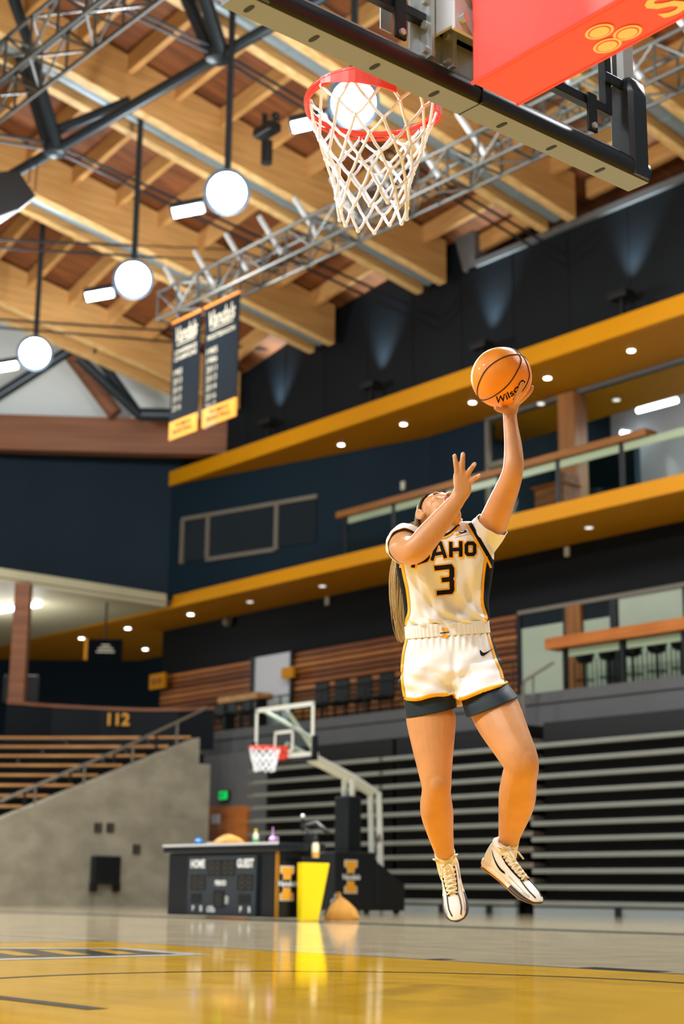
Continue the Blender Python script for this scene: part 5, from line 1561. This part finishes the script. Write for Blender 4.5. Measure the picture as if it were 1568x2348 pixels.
paint_sides(jer, [(1120, 1262), (1115, 1285), (1110, 1320), (1107, 1365), (1109, 1390), (1116, 1410), (1118, 1430)], [(919, 1262), (924, 1295), (930, 1325), (936, 1352), (940, 1385), (940, 1405), (934, 1422), (931, 1440)], 1283, 5)
# tee sleeves
def sleeve(secs, name, folds):
    S = []
    for px, py, dy, hw, df in secs:
        p = J(px, py, dy); r = hw * PXM
        S.append((p.x, p.y, p.z, r, r * df))
    S = crom(S, 6); P = [Vector(s[:3]) for s in S]; rg = []; n = 48
    for i, s in enumerate(S):
        t = (P[min(i + 1, len(P) - 1)] - P[max(i - 1, 0)]).normalized()
        a = t.cross(VIEW); a = a.normalized() if a.length > .15 else (RT - t * RT.dot(t)).normalized()
        b = t.cross(a).normalized()
        rg.append([P[i] + a * (math.cos(2 * math.pi * k / n) * (s[3] + folds * math.sin(k * 1.3 + i * .5))) + b * (math.sin(2 * math.pi * k / n) * (s[4] + folds * math.sin(k * 1.1 + i * .4))) for k in range(n)])
    o = MB().rings(rg, cap=False).build(name, M['jersey'], pl, smooth='all')
    md = o.modifiers.new('solid', 'SOLIDIFY'); md.thickness = .003
    return o
sleeve([(1072, 1262, .01, 52, 1.1), (1092, 1245, .0, 48, 1.1), (1108, 1228, -.01, 43, 1.1), (1122, 1212, -.025, 40.5, 1.1), (1128, 1203, -.035, 40, 1.1)], 'undershirt_sleeve', .0016)
sleeve([(962, 1262, .03, 50, 1.15), (944, 1252, .02, 47, 1.15), (931, 1248, -.03, 43, 1.15), (928, 1250, -.085, 40.5, 1.12), (928, 1253, -.11, 39.5, 1.1)], 'undershirt_sleeve', .0014)

# shorts: hips then two legs
def sfold(h, t):
    fr = max(0, -math.sin(t)); x = math.cos(t)
    g = .0035 * math.sin(t * 30) * max(0, 1 - abs(h - .12) * 7)
    return g + .004 * math.sin(12 * x + 9 * h) * fr * h + .003 * math.sin(22 * x - 6 * h) * fr
wr_ = [((929, 1437, .02), (1119, 1423, .02), .116), ((930, 1452, .02), (1120, 1438, .02), .118), ((931, 1466, .02), (1122, 1451, .02), .118)]
wbn, _ = garment(wr_, 6, lambda h, t: .002 + .0016 * math.sin(t * 58) , None, 'waistband', [M['jersey']], thick=.004)
hem = [((925, 1606, -.02), (1046, 1592, -.015)), ((1046, 1608, -.06), (1165, 1564, -.085))]
sm_ = MB()
def closed_loft(rings_lr, n=56, p=.9):
    S = crom([tuple(L) + tuple(R_) + (hb,) for L, R_, hb in rings_lr], 6)
    sm_.rings([ring_lr(s_[0:3], s_[3:6], s_[6], n, p=p) for s_ in S])
closed_loft([((932, 1462, .02), (1121, 1447, .02), .115), ((923, 1490, .02), (1135, 1478, .01), .127), ((918, 1520, .015), (1144, 1510, -.01), .134), ((921, 1548, .0), (1147, 1538, -.02), .128), ((950, 1572, .0), (1125, 1562, -.02), .10)])
closed_loft([((918, 1525, .01), (1032, 1530, .0), .125), ((916, 1560, .0), (1039, 1568, -.005), .124), ((918, 1584, -.01), (1044, 1584, -.01), .119), (hem[0][0], hem[0][1], .116)])
closed_loft([((1026, 1530, .0), (1147, 1512, -.02), .125), ((1036, 1566, -.02), (1153, 1538, -.05), .124), ((1042, 1590, -.05), (1159, 1553, -.075), .130), (hem[1][0], hem[1][1], .137)])
closed_loft([((1015, 1540, -.02), (1072, 1540, -.02), .12), ((1026, 1575, -.03), (1062, 1575, -.03), .105), ((1038, 1603, -.04), (1052, 1603, -.04), .08)], n=40)
sho = sm_.build('shorts', [M['jersey'], M['navy'], M['gold_trim']], pl, smooth='all')
md = sho.modifiers.new('remesh', 'REMESH'); md.mode = 'VOXEL'; md.voxel_size = .0026; md.use_smooth_shade = True
md = sho.modifiers.new('smooth', 'SMOOTH'); md.factor = .5; md.iterations = 16
bpy.context.view_layer.update()
me = bpy.data.meshes.new_from_object(sho.evaluated_get(bpy.context.evaluated_depsgraph_get()))
sho.modifiers.clear(); sho.data = me
me.materials.clear()
for m_ in (M['jersey'], M['navy'], M['gold_trim']): me.materials.append(m_)
me.polygons.foreach_set('use_smooth', [True] * len(me.polygons))
wo = wpos(sho)
nrm = [v.normal.copy() for v in me.vertices]
for v, nn in zip(me.vertices, nrm):          # cloth folds: gathers under the band, pulls from the hip and crotch
    x, y = to_px(v.co + wo)
    f = .0030 * math.sin(x * .42) * max(0, 1 - (y - 1452) / 45)
    f += .0040 * math.sin((x - 1043) * .075 + (y - 1450) * .09) * min(1, max(0, (y - 1470) / 50)) * (1 if x > 1043 else .8)
    f += .0030 * math.sin((y - 1500) * .20 + (x - 1043) * (.05 if x > 1043 else -.06)) * min(1, max(0, (y - 1510) / 40))
    f -= .010 * math.exp(-((x - 1040 - (y - 1470) * .03) / 9) ** 2) * min(1, max(0, (y - 1475) / 50))
    v.co += nn * f
hp_ = []
for L, R_ in hem:
    a_, b_ = J(*L), J(*R_); ax = (b_ - a_).normalized(); dep_ = (VIEW - ax * VIEW.dot(ax)).normalized()
    nn = ax.cross(dep_).normalized()
    if nn.z < 0: nn = -nn
    hp_.append((a_, nn))
RB = [(1119, 1447), (1128, 1480), (1137, 1510), (1148, 1535), (1156, 1562)]
LB = [(936, 1462), (929, 1490), (925, 1520), (924, 1550), (926, 1575), (932, 1606)]
mi_ = []
for p in me.polygons:
    c = p.center + wo; x, y = to_px(c)
    k = 0 if x < 1044 else 1
    front = p.normal.dot(VIEW) < .05
    er, el = edge_x(RB, y), edge_x(LB, y)
    m_ = 0
    if front:
        if x > er: m_ = 1
        elif x > er - 4.5: m_ = 2
        elif x < el - 4.5: m_ = 1
        elif x < el: m_ = 2
    elif x > er - 12 or x < el + 12: m_ = 1
    if (c - hp_[k][0]).dot(hp_[k][1]) < .006: m_ = 2
    mi_.append(m_)
me.polygons.foreach_set('material_index', mi_)
def leg_garment(rings_lr, name, mats, mfun, folds, thick=.003, n=72, par=pl):
    S = crom([tuple(L) + tuple(R_) + (hb,) for L, R_, hb in rings_lr], 7)
    rg = [ring_lr(s[0:3], s[3:6], s[6], n, p=1.0) for s in S]; m = len(rg)
    for i, r in enumerate(rg):
        c = sum(r, Vector()) / n
        for k in range(n):
            r[k] = r[k] + (r[k] - c).normalized() * folds(i / (m - 1), 2 * math.pi * k / n)
    o = MB().rings(rg, cap=False).build(name, mats, par, smooth='all')
    md = o.modifiers.new('solid', 'SOLIDIFY'); md.thickness = thick; md.offset = -1
    return o
# compression shorts below
def cfold(h, t): return .0012 * math.sin(4 * t) * h
leg_garment([((928, 1588, -.01), (1034, 1574, -.01), .096), ((926, 1608, -.015), (1043, 1594, -.015), .100), ((931.5, 1647, -.02), (1047.5, 1622, -.02), .099)], 'compression_leg', [M['compress']], None, cfold, .004)
leg_garment([((1054, 1578, -.045), (1148, 1548, -.055), .100), ((1057, 1600, -.068), (1162, 1564, -.085), .111), ((1062, 1622, -.098), (1174, 1580, -.105), .111), ((1070, 1645, -.125), (1187, 1597, -.12), .104)], 'compression_leg', [M['compress']], None, cfold, .004)
# ---- decals that hug the cloth
def bvh_of(objs):
    vs_, fs_ = [], []
    for o in objs:
        w = wpos(o); n = len(vs_)
        vs_ += [v.co + w for v in o.data.vertices]; fs_ += [tuple(i + n for i in p.vertices) for p in o.data.polygons]
    return BVHTree.FromPolygons(vs_, fs_)
def project(bvh, px, py, lift):
    q = ray(px, py).normalized()
    loc, nor, idx, dist = bvh.ray_cast(EYE, q)
    if loc is None: return None
    if nor.dot(q) > 0: nor = -nor
    return loc + nor * lift
def strip(bvh, path, hw, lift, name, m, par, closed=False, step=2.5, ext=True):
    """flat mitred ribbon along a pixel polyline, laid on the surface"""
    P = [Vector((a, b)) for a, b in path]
    if (P[0] - P[-1]).length < .5: closed = True; P = P[:-1]
    n = len(P)
    dirs = [(P[(i + 1) % n] - P[i]).normalized() for i in range(n if closed else n - 1)]
    if ext and not closed:
        P[0] = P[0] - dirs[0] * hw; P[-1] = P[-1] + dirs[-1] * hw
    off = []
    for i in range(n):
        d0 = dirs[i - 1] if (closed or i > 0) else dirs[0]
        d1 = dirs[i] if (closed or i < n - 1) else dirs[-1]
        n0 = Vector((-d0.y, d0.x)); n1 = Vector((-d1.y, d1.x)); mm = (n0 + n1)
        mm.normalize()
        off.append(mm * (hw / max(.45, mm.dot(n0))))
    mb = MB(); nw_ = max(2, int(2 * hw / step))
    for i in range(n if closed else n - 1):
        j = (i + 1) % n
        a, b, oa, ob = P[i], P[j], off[i], off[j]
        k = max(1, int((b - a).length / step)); rows = []
        for q in range(k + 1):
            c = a.lerp(b, q / k); o_ = oa.lerp(ob, q / k)
            row = [project(bvh, c.x + o_.x * (2 * w / nw_ - 1), c.y + o_.y * (2 * w / nw_ - 1), lift) for w in range(nw_ + 1)]
            rows.append(None if any(r is None for r in row) else row)
        for r0, r1 in zip(rows[:-1], rows[1:]):
            if r0 and r1:
                for w in range(nw_): mb.add([r0[w], r0[w + 1], r1[w + 1], r1[w]], [(0, 1, 2, 3)])
    if not mb.v: return None
    return mb.build(name, m, par, fix=False, smooth='all')
def smooth_path(path, k=6):
    return [tuple(p) for p in crom([tuple(map(float, p)) for p in path], k)]
JB = bvh_of([jer])
# armhole and neck trims
for path in ([(1076, 1200), (1092, 1228), (1108, 1256), (1124, 1284), (1131, 1300)], [(945, 1216), (930, 1238), (919, 1268), (912, 1300)]):
    p_ = smooth_path(path)
    strip(JB, p_, 5.0, .0016, 'armhole_trim', M['navy'], jer, ext=False)
    sgn = -1 if path[0][0] > 1000 else 1
    strip(JB, [(a + sgn * 6.5, b + 2) for a, b in p_], 2.6, .0022, 'armhole_trim', M['gold_trim'], jer, ext=False)
p_ = smooth_path([(984, 1214), (1000, 1226), (1018, 1228), (1036, 1219), (1052, 1203)])
strip(JB, p_, 3.2, .0016, 'neck_trim', M['navy'], jer, ext=False)
strip(JB, [(a, b + 5.0) for a, b in p_], 2.2, .0022, 'neck_trim', M['gold_trim'], jer, ext=False)
for pth in ([(1117, 1276), (1115, 1285), (1110, 1320), (1107, 1365), (1109, 1390), (1115, 1408), (1117, 1420)], [(922, 1288), (924, 1295), (930, 1325), (936, 1352), (940, 1385), (940, 1405), (935, 1420)]):
    strip(JB, [(x - 2.2, y) for x, y in smooth_path(pth)], 2.9, .002, 'side_trim', M['gold_trim'], jer, ext=False)
# lettering IDAHO and the number 3 built from straight strokes
def letters(strokes, name, hw, og):
    for a in strokes:
        strip(JB, a, hw + og + .7, .0024, name, M['gold_trim'], jer)
    for a in strokes:
        strip(JB, a, hw, .0034, name, M['navy'], jer)
def affine(o, ex, ey):
    return lambda pts: [(o[0] + ex[0] * x + ey[0] * y, o[1] + ex[1] * x + ey[1] * y) for x, y in pts]
# letter cells: x 0..1, y 0 (bottom) .. 1 (top); baseline rises from the left to the right along the chest
A_I = affine((944, 1299), (10, -1), (2, -32))
letters([A_I([(.4, .05), (.4, .95)])], 'lettering', 4.2, 1.9)
A_D = affine((959, 1294), (23, -7), (4, -34))
letters([A_D([(.1, .1), (.1, .9), (.75, .9), (.95, .72), (.95, .28), (.75, .1), (.1, .1)])], 'lettering', 3.6, 1.8)
A_A = affine((990, 1284), (32, -6), (0, -37))
letters([A_A([(.06, .05), (.36, .92), (.62, .92), (.94, .05)]), A_A([(.2, .30), (.8, .30)])], 'lettering', 3.8, 1.8)
A_H = affine((1031, 1276), (27, -2), (0, -30))
letters([A_H([(.08, .06), (.08, .95)]), A_H([(.92, .06), (.92, .95)]), A_H([(.1, .48), (.9, .48)])], 'lettering', 4.0, 1.8)
A_O = affine((1067, 1273), (22, 0), (0, -28))
letters([A_O([(.08, .2), (.08, .8), (.25, .95), (.75, .95), (.92, .8), (.92, .2), (.75, .05), (.25, .05), (.08, .2)])], 'lettering', 4.0, 1.8)
A_3 = affine((1004, 1364), (36, -4), (-3, -66))
letters([A_3([(.02, .93), (.85, .93), (.93, .85), (.93, .6), (.83, .5), (.93, .4), (.93, .13), (.85, .06), (.06, .06)]), A_3([(.42, .5), (.86, .5)])], 'number', 5.2, 2.1)
# conference patch
pt = [(1044, 1226), (1070, 1216), (1072, 1224), (1048, 1233)]
strip(JB, [(1046, 1226), (1068, 1220)], 6.0, .002, 'chest_patch', M['white_text'], jer)
strip(JB, [(1047, 1227), (1054, 1225)], 2.0, .003, 'chest_patch', M['gold_trim'], jer)
strip(JB, [(1055, 1223), (1066, 1219.5)], 2.6, .003, 'chest_patch', M['navy'], jer)
strip(JB, [(1057, 1221), (1063, 1219.5)], 1.0, .0036, 'chest_patch', M['white_text'], jer)
# waistband emblem and swoosh-shaped mark on the shorts
WB = bvh_of([wbn, sho])
strip(WB, [(1019.5, 1443), (1019.5, 1460)], 3.0, .003, 'waist_emblem', M['gold_trim'], wbn)
for y in (1442.5, 1460.5):
    strip(WB, [(1015, y), (1024, y)], 2.6, .0032, 'waist_emblem', M['gold_trim'], wbn)
strip(WB, [(1011, 1452), (1028, 1450)], 1.2, .004, 'waist_emblem', M['navy'], wbn)
SB = bvh_of([sho])
def hem_path(xs):
    out = []
    for x in xs:
        y = 1630.0
        while y > 1540 and project(SB, x, y, 0) is None: y -= .5
        out.append((x, y - 3.6))
    return out
for xs in ([927 + i * 4 for i in range(29)], [1049 + i * 4 for i in range(28)]):
    hpth = hem_path(xs)
    sm2 = [(a, sum(q[1] for q in hpth[max(0, i - 2):i + 3]) / len(hpth[max(0, i - 2):i + 3])) for i, (a, b) in enumerate(hpth)]
    strip(SB, sm2, 3.4, .0022, 'hem_trim', M['gold_trim'], sho, ext=False)
strip(SB, [(x - 2, y) for x, y in smooth_path(RB[:-1] + [(1154, 1556)])], 2.6, .0022, 'side_trim', M['gold_trim'], sho, ext=False)
strip(SB, [(x - 2, y) for x, y in smooth_path(LB[:-1] + [(930, 1597)])], 2.6, .0022, 'side_trim', M['gold_trim'], sho, ext=False)
lo_ = crom([(1099, 1491), (1099.5, 1498), (1102, 1503.5), (1107, 1504.5), (1114, 1500), (1122, 1493.5), (1131, 1486.5)], 3)
hi_ = crom([(1100, 1491), (1103, 1494), (1105.5, 1496.5), (1109, 1497.5), (1114.5, 1495.5), (1122, 1491.5), (1131, 1486.3)], 3)
mb = MB()
L3 = [project(SB, a, b, .003) for a, b in lo_]; H3 = [project(SB, a, b, .003) for a, b in hi_]
for i in range(len(lo_) - 1):
    q = [L3[i], L3[i + 1], H3[i + 1], H3[i]]
    if all(p is not None for p in q): mb.add(q, [(0, 1, 2, 3)])
mb.build('sport_mark', M['navy'], sho, fix=False)

# ---- socks and shoes
def sock(secs, name='sock'):
    mb = MB(); limb(mb, secs, n=36, sub=4, round_ends=False, grow=.0035); o = mb.build(name, M['sock'], pl, smooth='all')
    return o
sock([(1019.5, 1955, .177, 21.2, 1.15), (1022, 1972, .20, 20.2, 1.2), (1026, 1992, .222, 19.8, 1.2), (1031, 2010, .24, 19, 1.2)])
sock([(1165, 1927, .078, 22.2, 1.12), (1163, 1942, .095, 21.2, 1.15), (1161, 1958, .108, 20.8, 1.2), (1158, 1975, .12, 20, 1.2)])

def shoe(heel, toe, normal_px, label, med):
    """heel, toe: world points on the sole line; normal: direction out of the top of the foot"""
    X = (toe - heel); L_ = X.length; X.normalize()
    Z = normal_px - X * normal_px.dot(X); Z.normalize(); Yv = Z.cross(X).normalized()
    def P(x, y, z): return heel + X * (x * L_) + Yv * (y * L_) + Z * (z * L_)
    r = thing('shoe', heel, None, None); r.parent = pl; r.location = heel - wpos(pl)
    r['label'] = label
    def section(x, zt, hw0, hw1, z0, n=28):
        pts = []
        for k in range(n):
            t = 2 * math.pi * k / n; c, s = math.cos(t), math.sin(t)
            z = z0 + (zt - z0) * (.5 + .5 * s)
            hw = hw0 + (hw1 - hw0) * (.5 + .5 * s)
            pts.append(P(x, hw * math.copysign(abs(c) ** .62, c), z))
        return pts
    def loft(rows, name, mats, mfun=None, sub=4):
        S = crom([tuple(map(float, q)) for q in rows], sub)
        return MB().rings([section(*q[:5]) for q in S], mfun=mfun).build(name, mats, r, smooth='all')
    # x, top z, half width low, half width top, bottom z
    up_rows = [(.0, .30, .085, .05, .08), (.03, .37, .115, .075, .05), (.10, .40, .13, .09, .05), (.20, .39, .135, .095, .05), (.30, .345, .135, .10, .05), (.42, .285, .14, .10, .05), (.55, .235, .155, .10, .05), (.68, .195, .17, .10, .05), (.80, .165, .172, .10, .05), (.90, .135, .15, .09, .05), (.97, .10, .105, .06, .05), (1.0, .075, .05, .03, .05)]
    upm = loft(up_rows, 'upper', [M['shoe']])
    so_rows = [(-.015, .115, .07, .085, .02), (.03, .12, .115, .125, .0), (.12, .115, .128, .14, .0), (.30, .10, .12, .142, .0), (.48, .085, .13, .15, .0), (.66, .075, .165, .175, .0), (.80, .07, .17, .178, .01), (.91, .07, .145, .155, .025), (.98, .075, .09, .10, .04), (1.015, .08, .03, .04, .05)]
    loft(so_rows, 'midsole', [M['mid'], M['sole']], mfun=lambda i, k: 1 if i > 17 else 0)
    loft([(a, c0 - .0 + .018, w0 * .98, w0 * .98, c0 - .014) for a, zt, w0, w1, c0 in so_rows[1:-1]], 'outsole', [M['gum']])
    U = bvh_of([upm])
    def surf(x, y, lift=.002):
        """point on the upper seen from above the foot"""
        o_ = P(x, y, .9); loc, nor, i_, d_ = U.ray_cast(o_, -Z)
        if loc is None: return P(x, y, .1)
        return loc + Z * lift
    # collar opening, tongue
    MB().tube([P(.06 + .15 * (1 - math.cos(a)) * .9, .082 * math.sin(a), .405 - .05 * (1 - math.cos(a)) * .5) for a in [i * math.pi / 12 for i in range(24)]], .012 * L_ / .27, 8, closed=True).build('collar', M['shoe'], r, smooth='all')
    MB().tube([P(.06 + .15 * (1 - math.cos(a)) * .9, .094 * math.sin(a), .398 - .05 * (1 - math.cos(a)) * .5) for a in [i * math.pi / 12 for i in range(24)]], .0035, 6, closed=True).build('collar_binding', M['navy'], r, smooth='all')
    MB().rings([[surf(x, y * (.075 if x > .3 else .07), l_) for y in (-1, -.6, -.2, .2, .6, 1)] for x, l_ in ((.27, .026), (.33, .016), (.42, .008), (.52, .005), (.62, .003))], closed=False).build('tongue', M['shoe'], r, smooth='all')
    for s in (-1, 1):
        MB().tube([surf(x, s * y, .003) for x, y in ((.28, .085), (.38, .09), (.50, .085), (.62, .075), (.69, .05))], .0032, 6).build('eyestay_edge', M['navy'], r, smooth='all')
        MB().tube([surf(x, s * y, .002) for x, y in ((.66, .075), (.76, .085), (.86, .085), (.95, .06))], .0026, 6).build('toe_overlay_edge', M['sole'], r, smooth='all')
    # laces: crossings and a bow
    for k in range(6):
        x = .31 + k * .062; w_ = .088 - .004 * k
        for s in (-1, 1):
            MB().tube([surf(x, s * w_, .004), surf(x + .02, s * w_ * .45, .009), surf(x + .035, -s * w_ * .2, .010), surf(x + .05, -s * w_, .004)], .0042, 6).build('lace', M['lace'], r, smooth='all')
    b0 = surf(.30, 0, .014)
    for s in (-1, 1):
        MB().tube([b0, b0 + Yv * s * .03 + Z * .018 - X * .008, b0 + Yv * s * .045 + Z * .008 - X * .02, b0 + Yv * s * .028 - X * .006 + Z * .004, b0], .0042, 6).build('lace_bow', M['lace'], r, smooth='all')
        MB().tube([b0, b0 + Yv * s * .018 + X * .025 + Z * .008, b0 + Yv * s * .022 + X * .055 - Z * .004], .0038, 6).build('lace_end', M['lace'], r, smooth='all')
    # sport mark and mesh panel on each side
    for s in (-1, 1):
        def side(x, z, l_=.002):
            o_ = P(x, s * .6, z); loc, nor, i_, d_ = U.ray_cast(o_, -Yv * s)
            return (loc + Yv * s * l_) if loc is not None else P(x, s * .14, z)
        mb = MB(); lo = []; hi = []
        for i in range(15):
            t = i / 14
            x = .44 - .34 * t; z = .105 + .055 * (1 - t) ** 3 + .20 * t ** 1.6
            lo.append(side(x, z)); hi.append(side(x, z + .05 * (1 - t) ** .8 * t ** .3 + .004))
        for i in range(14): mb.add([lo[i], lo[i + 1], hi[i + 1], hi[i]], [(0, 1, 2, 3)])
        mb.build('sport_mark', M['navy'], r, fix=False)
        mb = MB(); A = [side(.52 + .03 * k, .09, .0012) for k in range(14)]; B = [side(.50 + .03 * k, .17 - .0045 * k, .0012) for k in range(14)]
        for i in range(13): mb.add([A[i], A[i + 1], B[i + 1], B[i]], [(0, 1, 2, 3)])
        mb.build('side_mesh', M['mesh'], r, fix=False)
    return r
shoe(J(1029, 1974, .295), J(1051, 2117, .135), (-VIEW * .85 + UPV * .35 + RT * -.12), 'cream sneaker pointing straight down with laces to the front', 1)
shoe(J(1111, 1983, .14), J(1235, 2079, -.02), (UPV * .62 + RT * .5 - VIEW * .55), 'cream sneaker turned sideways with dark tick mark', -1)

# ================================================================ the ball
M['ball'] = mat('orange_composite_leather', (246, 148, 14), .42, var=.05, vscale=6, bump=.25, bscale=420, coat=.15)
M['ball_line'] = mat('ball_channel', (58, 30, 20), .6)
bl = thing('basketball', BALL - ZD * BR, 'orange basketball with dark seams and script lettering held overhead', 'ball')
mb = MB(); mb.ellipsoid(BALL, (RT * BR, Vector((0, 1, 0)) * BR, ZD * BR), 64, 40)
mb.build('shell', M['ball'], bl, smooth='all')
def bdir(px, py):
    return (on_ball(px, py, 1.0) - BALL).normalized()
# seams: arcs through the seen points, carried on round the far side
def seam(pix, ext=1.0):
    D = [bdir(*p) for p in pix]
    D = [Vector(p).normalized() for p in crom([tuple(d) for d in D], 8)]
    def carry(d0, d1):
        ax = d0.cross(d1).normalized(); out = []
        for i in range(1, 13):
            out.append(Matrix.Rotation(ext * i / 12, 3, ax) @ d1)
        return out
    path = list(reversed(carry(D[1], D[0]))) + D + carry(D[-2], D[-1])
    MB().tube([BALL + d * (BR + .0002) for d in path], .0026, 6).build('seam', M['ball_line'], bl, smooth='all')
seam([(1094, 900), (1099, 876), (1116, 846), (1145, 824), (1180, 813)])
seam([(1111, 917), (1136, 906), (1165, 882), (1185, 852), (1195, 827), (1190, 814)])
seam([(1204, 826), (1211, 845), (1213.5, 860), (1210.5, 873)], .8)
# script lettering
v_, f_ = text_mesh('Wilson', .02)
bm_ = bmesh.new()
vv = [bm_.verts.new((x, y, 0)) for x, y in v_]
for f in f_:
    try: bm_.faces.new([vv[i] for i in f])
    except ValueError: pass
bmesh.ops.triangulate(bm_, faces=bm_.faces)
bmesh.ops.subdivide_edges(bm_, edges=bm_.edges, cuts=1)
bm_.verts.ensure_lookup_table(); bm_.verts.index_update()
w_ = max(x for x, y in v_) - min(x for x, y in v_)
P = []
for v in bm_.verts:
    t = min(1, max(0, v.co.x / w_ + .5)); y = v.co.y
    # baseline follows a curve round the lower right of the ball
    cx = 1135 + 70 * t; cy = 926 - 10 * t - 40 * t ** 2.2
    dx, dy = 70, -10 - 88 * t ** 1.2; L_ = math.hypot(dx, dy); nx, ny = dy / L_, -dx / L_
    s_ = 17
    px = cx + nx * y * s_ + .25 * y * s_ * dx / L_; py = cy + ny * y * s_
    P.append(on_ball(px, py, 1.006))
MB().add(P, [tuple(v.index for v in f.verts) for f in bm_.faces]).build('lettering', M['navy'], bl, fix=False)
bm_.free()
